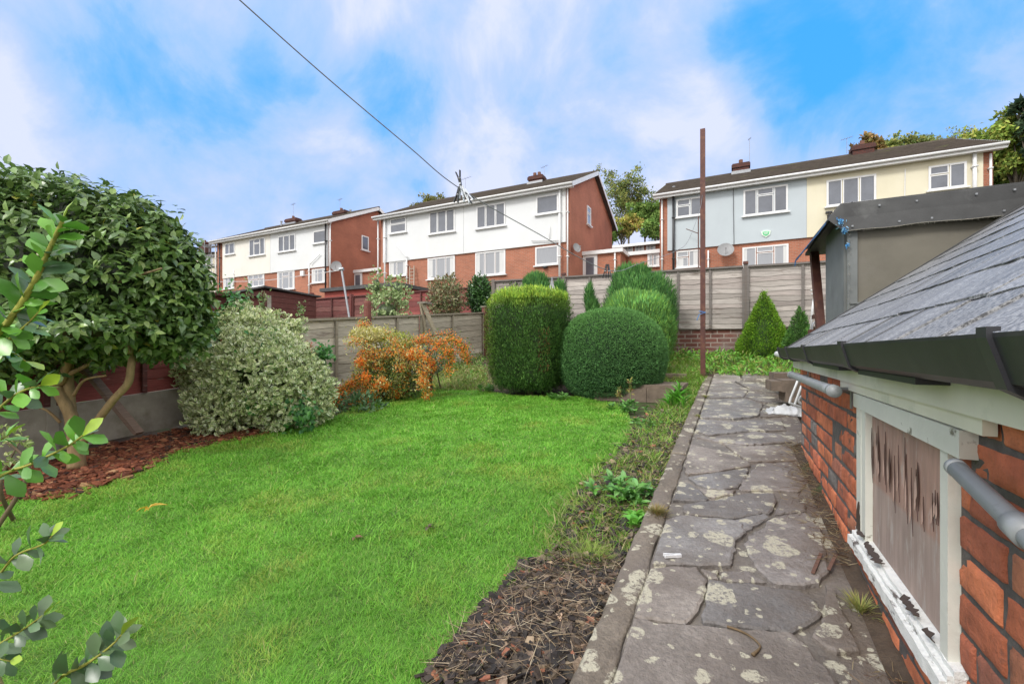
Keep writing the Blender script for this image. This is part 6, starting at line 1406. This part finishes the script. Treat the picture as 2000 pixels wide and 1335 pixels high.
def tuft(label, c, n, h, w_, pal, seed, cat='plant', name='grass_tuft'):
    r = RS(seed); g = MB(); a = r.uniform(0, 6.28, n); q = np.abs(r.normal(0, w_, n)); O = np.stack([c[0]+np.cos(a)*q, c[1]+np.sin(a)*q, np.full(n, c[2])], 1)
    A = np.stack([np.cos(a)*(.3+q/w_*.3), np.sin(a)*(.3+q/w_*.3), np.ones(n)], 1)+r.normal(0, .15, (n, 3)); N = np.stack([np.cos(a), np.sin(a), np.zeros(n)], 1); scatter(g, T_blade(.4), O, A, N, r.uniform(.5, 1, n)*h, .0028, pick(r, n, pal)); tag(g.build(name, M['grass']), label, cat)
YB = [(.30, .30, .07), (.38, .32, .10), (.20, .26, .05)]
kq = lambda y: np.array([KX0+.01, y, float(pz(0, y))+.012])
c = path_hit(*Z7(385, 640)); tuft('rusty brown grass tuft sprouting on the kerb edge', [c[0], c[1], float(pz(0, c[1]))+.0], 420, .065, .022, [(.30, .22, .08), (.22, .24, .06), (.36, .28, .12)], 161)
c = path_hit(*Z7(582, 160)); tuft('mossy yellow tuft on the far kerb', [c[0], c[1], float(pz(0, c[1]))], 260, .045, .03, YB, 162); c = path_hit(*Z7(548, 240)); tuft('mossy yellow tuft on the kerb nearer than the far one', [c[0], c[1], float(pz(0, c[1]))], 260, .04, .03, YB, 163)
c = G(1155, 1105); tuft('yellow green grass tuft in the bark beside the kerb', c, 700, .12, .03, [(.26, .40, .06), (.34, .44, .10), (.2, .3, .05)], 164)
c = path_hit(*Z7(880, 110)); tuft('grass tuft at the right edge of the far path', [c[0]+.02, c[1], float(pz(0, c[1]))], 420, .22, .04, WC[:3], 165)
tuft('yellow grass tuft at the base of the shed wall', [.375, 1.86, float(pz(0, 1.86))+.01], 160, .07, .018, [(.40, .36, .12), (.3, .34, .1)], 166)
# ---- stone step and blocks by the round shrub; blocks at right --------------
g = MB(); a = onX(1300, 760, -.62); c = G(1285, 785)
def block(g, c, l, w_, h, az, col=(1, 1, 1)):
    R_ = [[math.cos(az), -math.sin(az), 0], [math.sin(az), math.cos(az), 0], [0, 0, 1]]; c = np.array(c); g.box(c-[l/2, w_/2, 0], c+[l/2, w_/2, h], col, R_)
sw = thing('stone_step', 'low stone block step beside the round clipped bush', 'step', c)
for k in range(3): q = c+np.array([-.42+.33*k-.2, -.02, .0]); g = MB(); block(g, q, .325, .16, .17, .02*k); g.build('block', M['stoneblk'], sw)
g = MB(); block(g, c+np.array([-.28, .30, .171]), 1.15, .72, .045, .0); g.build('slab', M['stoneblk'], sw)
g = MB()
for k in range(3): block(g, c+np.array([-.15+.02*k, 1.5+.05*k, .10+.065*k]), .6, .22, .055, .1)
g.build('stacked_slabs', M['stoneblk'], sw)
sb = thing('stone_blocks', 'mossy stacked stone blocks at the right end of the path', 'blocks', (.62, 6.3, -.6))
for (u, v, l, h) in ((1535, 738, .30, .13), (1552, 752, .30, .12), (1530, 752, .28, .10), (1560, 768, .3, .15)):
    p = onY(u, v, 6.2 if v < 750 else 5.5); g = MB(); block(g, p-[0, 0, h/2], l, .35, h, .1); g.build('block', M['stoneblk'], sb)
g = MB(); 
g.prism([(PX1-.02, 3.9, -1.2), (PX1-.02, 8, -1.0), (2.6, 8, -1.0), (2.6, 3.9, -1.2)], (0, 0, .5)); struct('side_bank', g, M['ground'])
# ---- parasol, frames, bag, pegs, small litter --------------------------------
p = P(1078, 566, 8.2); t = thing('parasol', 'folded black and white striped parasol tip behind the square conifer', 'parasol', (p[0], p[1], float(gz(p[0], p[1])))); n = 16; V = []; rows = [(0.004, (HV-546)/FPX*8.2), (.035, (HV-556)/FPX*8.2), (.075, (HV-570)/FPX*8.2), (.115, (HV-592)/FPX*8.2), (.10, (HV-640)/FPX*8.2)]
for k in range(n):
    col = (.62, .62, .64) if k % 2 else (.04, .045, .06); gq = MB() if k == 0 else gq; V = []
    for rr_, z in rows:
        for e in (0, .5, 1): a = (k+e)/n*6.2832; q = rr_*(1 if e == .5 else .82); V.append((p[0]+math.cos(a)*q, p[1]+math.sin(a)*q, z))
    gq.add(np.array(V), [(j*3+i, (j+1)*3+i, (j+1)*3+i+1, j*3+i+1) for j in range(4) for i in range(2)], col)
gq.build('canopy', M['attr'], t); g = MB(); g.tube([(p[0], p[1], float(gz(p[0], p[1]))), (p[0], p[1], rows[0][1]+.04)], .016, 8); g.build('pole', M['metal'], t)
# white tube frame lying by the wall, plastic bag
t = thing('walking_frame', 'white tubular walking frame leaning against the far end of the shed wall', 'walking frame', (.42, 4.0, -.72)); g = MB()
for pts in ([(1560, 738), (1553, 756), (1543, 782), (1546, 788), (1566, 795)], [(1568, 745), (1560, 768), (1551, 793)], [(1568, 772), (1560, 778), (1560, 784), (1568, 790)]): g.tube(spline([P(u, v, 3.85+(.0 if k else .03)) for k, (u, v) in enumerate(pts)], 6), .010, 8)
g.build('tube', M['upvc'], t, True)
r = RS(171); c = path_hit(1532, 808); n = 26; V = []; m_ = 14
for i in range(m_):
    for j in range(n):
        f, h = i/(m_-1), j/(n-1); x_ = c[0]-.16+.36*h; y_ = c[1]-.16+.34*f; e = min(f, 1-f, 1)*2
        rr_ = fbm(x_, y_, 16, 2); edge = (fbm(f*3, h*3, 2, 9)-.5)*.05; z_ = float(pz(0, y_))+.012+max(0, min(h*3, (1-h)*2, f*3, (1-f)*3, 1))*(.02+.10*abs(rr_-.45)*2+.05*h); V.append((x_+edge, y_-edge*1.4+(.10*(1-h) if i == 0 else 0)*(1 if f < .5 else -1), z_))
g = MB(); g.add(np.array(V), [(i*n+j, i*n+j+1, (i+1)*n+j+1, (i+1)*n+j) for i in range(m_-1) for j in range(n-1)]); tag(g.build('plastic_bag', M['plastic_white'], None, True), 'crumpled white plastic bag lying on the path by the shed corner', 'bag')
t = thing('crutch', 'white walking crutch standing beside the rusty porch post', 'crutch', P(1583, 648, 6.4)); g = MB(); g.tube([P(1583, 648, 6.4), P(1587, 600, 6.4), P(1592, 570, 6.4)], .014, 8); g.build('shaft', M['upvc'], t, True)
g = MB(); g.tube([P(1584, 567, 6.4), P(1596, 566, 6.4)], .012, 8); g.tube([P(1585, 574, 6.4), P(1597, 572, 6.4)], .009, 8); g.tube([P(1595, 565, 6.4), P(1597, 580, 6.4)], .010, 8); g.build('handle', M['upvc'], t, True)
g = MB(); g.tube(spline([P(1586, 645, 6.3), P(1588, 632, 6.3), P(1595, 628, 6.3), P(1600, 632, 6.3), P(1600, 645, 6.3)], 6), .012, 8); g.tube([P(1592, 628, 6.35), P(1594, 645, 6.35)], .009, 8); tag(g.build('tube_hoop', M['metal'], None, True), 'small grey metal hoop at the foot of the porch post', 'hoop')
c = path_hit(1315, 1095); z = float(pz(0, c[1]))+.022
t = thing('clothes_peg', 'white and black plastic clothes peg dropped on a flagstone', 'clothes peg', (c[0], c[1], z)); dR_ = Rv*.99+Fv*.14
for s_, col in ((-1, W_), (1, W_)):
    g = MB(); a = np.array([c[0], c[1], z])-dR_*.040+Fv*s_*.010+[0, 0, .004]; m2 = np.array([c[0], c[1], z])+dR_*.010+Fv*s_*.004; e = np.array([c[0], c[1], z])+dR_*.034+Fv*s_*.003; g.beam(a, m2, .006, .011, (.8, .8, .82)); g.beam(m2, e, .008, .012, (.8, .8, .82)); g.build('prong', M['attr'], t)
g = MB(); a = np.array([c[0], c[1], z]); g.beam(a-dR_*.026-Fv*.004, a+dR_*.004-Fv*.002, .010, .010, (.02, .02, .025)); g.build('grip', M['attr'], t)
def fleaf(label, c, n, L, w_, cols, seed, name='fallen_leaf', spread=.4):
    r = RS(seed); g = MB(); c = np.array(c); an = np.linspace(-1.6, 1.2, n)+r.normal(0, .2, n); A = Rv*np.cos(an)[:, None]+Fv*np.sin(an)[:, None]+[0, 0, .25]; O = np.repeat(c[None], n, 0); scatter(g, T_leaf(1, .25, -.5), O, A, np.array([0, 0, 1.])+r.normal(0, .3, (n, 3)), r.uniform(.75, 1.1, n)*L, L*w_, pick(r, n, cols)); tag(g.build(name, M['leaf']), label, 'leaf')
fleaf('yellow divided leaf lying on the lawn', G(290, 1012)+[0, 0, .065], 6, .09, .22, [(.62, .42, .05), (.70, .52, .10)], 181)
fleaf('pale cream oval leaf lying on the dark bark', G(1091, 1222)+[0, 0, .045], 1, .05, .5, [(.70, .52, .34)], 182)
fleaf('small brown curled leaf on the middle of the lawn', G(695, 1068)+[0, 0, .05], 3, .04, .5, [(.20, .11, .06)], 183)
fleaf('grey brown leaf curled on the lawn right of its middle', G(836, 1048)+[0, 0, .05], 3, .045, .5, [(.16, .12, .08)], 184)
g = MB(); pp = [path_hit(*Z7(a_, b_)) for a_, b_ in ((672, 1126), (720, 1142), (765, 1165), (800, 1195), (808, 1215), (778, 1245))]; g.tube(spline([(x_, y_, float(pz(0, y_))+.022) for x_, y_ in pp], 5), np.interp(np.linspace(0, 1, 26), [0, .8, 1], [.004, .0028, .006]), 6, (.16, .11, .06)); tag(g.build('twig', M['bark'], None, True), 'thin curved brown twig lying on the nearest flagstone', 'twig')
for k, (a0, a1, lb) in enumerate((((1025, 905), (1058, 825), 'reddish bark strip on the path near the wall'), ((1090, 890), (1120, 830), 'second darker bark strip on the path, closer to the wall'))):
    p0, p1 = path_hit(*Z7(*a0)), path_hit(*Z7(*a1)); g = MB(); g.beam((p0[0], p0[1], float(pz(0, p0[1]))+.024), (p1[0], p1[1], float(pz(0, p1[1]))+.026), .012, .004, (.15, .08, .058)); tag(g.build('bark_strip', M['chip']), lb, 'bark strip')
# ================================================================ DISTANT TREES
def tree(label, u, vt, vb, hw, Y, n, pal, seed, dens=1.0, name='tree', leafL=.42, low=.15, group='trees on the hillside'):
    r = RS(seed); X = XonY(u, Y); d = depth(X, Y); gb = float(gz(X, Y)); zt_ = (HV-vt)/FPX*d; zb = (HV-vb)/FPX*d; W = hw/FPX*d; H = zt_-zb
    t = thing(name, label, 'tree', (X, Y, gb), group); g = MB(); lf_ = MB(); base = np.array([X, Y, gb-.3]); crownc = np.array([X, Y, (zt_+zb)/2])
    top = np.array([X+r.normal(0, W*.06), Y, zb+H*.80]); tp_ = spline([base, (base+top)/2+r.normal(0, W*.04, 3), top], 6); bc = np.array([.13, .11, .08]); g.tube(tp_, np.linspace(max(.16, H*.020), .05, len(tp_)), 7, bc)
    ends = []
    for k in range(int(26*dens)):
        f = r.uniform(.15, .98); s = tp_[int(f*(len(tp_)-1))]; 
        if s[2] < zb-H*.15: s = tp_[len(tp_)//2]
        a = r.uniform(0, 6.28); el = r.uniform(-.15, 1); rr_ = (r.rand()**.4); e = crownc+np.array([math.cos(a)*W*rr_*math.sqrt(max(0.02, 1-el**2*.7)), math.sin(a)*W*.8*rr_*math.sqrt(max(.02, 1-el**2*.7)), el*H*.5*rr_*1.02-low*H*.2])
        ps = spline([s, s*.45+e*.55+[0, 0, H*.05], e], 4); g.tube(ps, np.linspace(.07, .015, len(ps)), 5, bc); ends.append((e, 1)); ends.append((ps[len(ps)//2], .8))
        for q in range(4):
            e2 = e+r.normal(0, 1, 3)*[W*.16, W*.16, H*.09]; g.tube([ps[-3], (ps[-3]+e2)/2+r.normal(0, .1, 3), e2], [.03, .02, .008], 4, bc); ends.append((e2, .8))
    g.build('trunk', M['bark'], t, True); E_ = np.array([e for e, _ in ends]); k = r.randint(0, len(E_), n); sc = min(W, H)*.085
    lumpc = r.uniform(.75, 1.25, len(E_)); O = E_[k]+r.normal(0, 1, (n, 3))*[sc, sc, sc*.8]; L = r.uniform(.5, 1.2, n)*leafL
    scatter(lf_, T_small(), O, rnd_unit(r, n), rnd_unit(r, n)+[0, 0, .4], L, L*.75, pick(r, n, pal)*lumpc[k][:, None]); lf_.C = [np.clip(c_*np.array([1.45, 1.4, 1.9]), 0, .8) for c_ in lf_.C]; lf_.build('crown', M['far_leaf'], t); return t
TG = [(.15, .20, .045), (.20, .24, .05), (.11, .16, .04), (.27, .27, .06)]; TO = [(.24, .17, .05), (.18, .17, .04), (.30, .20, .06)]; TD = [(.09, .17, .03), (.13, .22, .04), (.18, .27, .05)]
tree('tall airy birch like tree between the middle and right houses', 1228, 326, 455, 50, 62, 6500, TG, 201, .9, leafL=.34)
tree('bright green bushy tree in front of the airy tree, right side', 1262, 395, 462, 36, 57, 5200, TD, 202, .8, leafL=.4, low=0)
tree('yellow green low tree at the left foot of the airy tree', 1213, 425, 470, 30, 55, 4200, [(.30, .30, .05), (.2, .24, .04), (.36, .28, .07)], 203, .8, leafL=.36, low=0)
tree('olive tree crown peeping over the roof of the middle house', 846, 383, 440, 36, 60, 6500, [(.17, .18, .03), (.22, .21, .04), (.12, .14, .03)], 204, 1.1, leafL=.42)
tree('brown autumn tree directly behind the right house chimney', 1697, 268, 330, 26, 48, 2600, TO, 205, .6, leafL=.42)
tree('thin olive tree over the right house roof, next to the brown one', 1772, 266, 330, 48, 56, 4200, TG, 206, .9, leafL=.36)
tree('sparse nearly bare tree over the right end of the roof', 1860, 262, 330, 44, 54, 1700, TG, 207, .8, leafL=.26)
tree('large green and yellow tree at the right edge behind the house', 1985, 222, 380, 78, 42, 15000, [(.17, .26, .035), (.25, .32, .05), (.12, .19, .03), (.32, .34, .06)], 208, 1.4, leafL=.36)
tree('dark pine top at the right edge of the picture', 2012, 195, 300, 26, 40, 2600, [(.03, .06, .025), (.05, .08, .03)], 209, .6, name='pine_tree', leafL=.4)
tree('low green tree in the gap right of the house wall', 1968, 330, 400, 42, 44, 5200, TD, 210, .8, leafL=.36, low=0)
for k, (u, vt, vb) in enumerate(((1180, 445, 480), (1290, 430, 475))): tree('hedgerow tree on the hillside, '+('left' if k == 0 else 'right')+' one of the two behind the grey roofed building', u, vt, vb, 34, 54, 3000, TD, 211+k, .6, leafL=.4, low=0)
for o in list(bpy.data.objects):
    if '_w' in o: del o['_w']
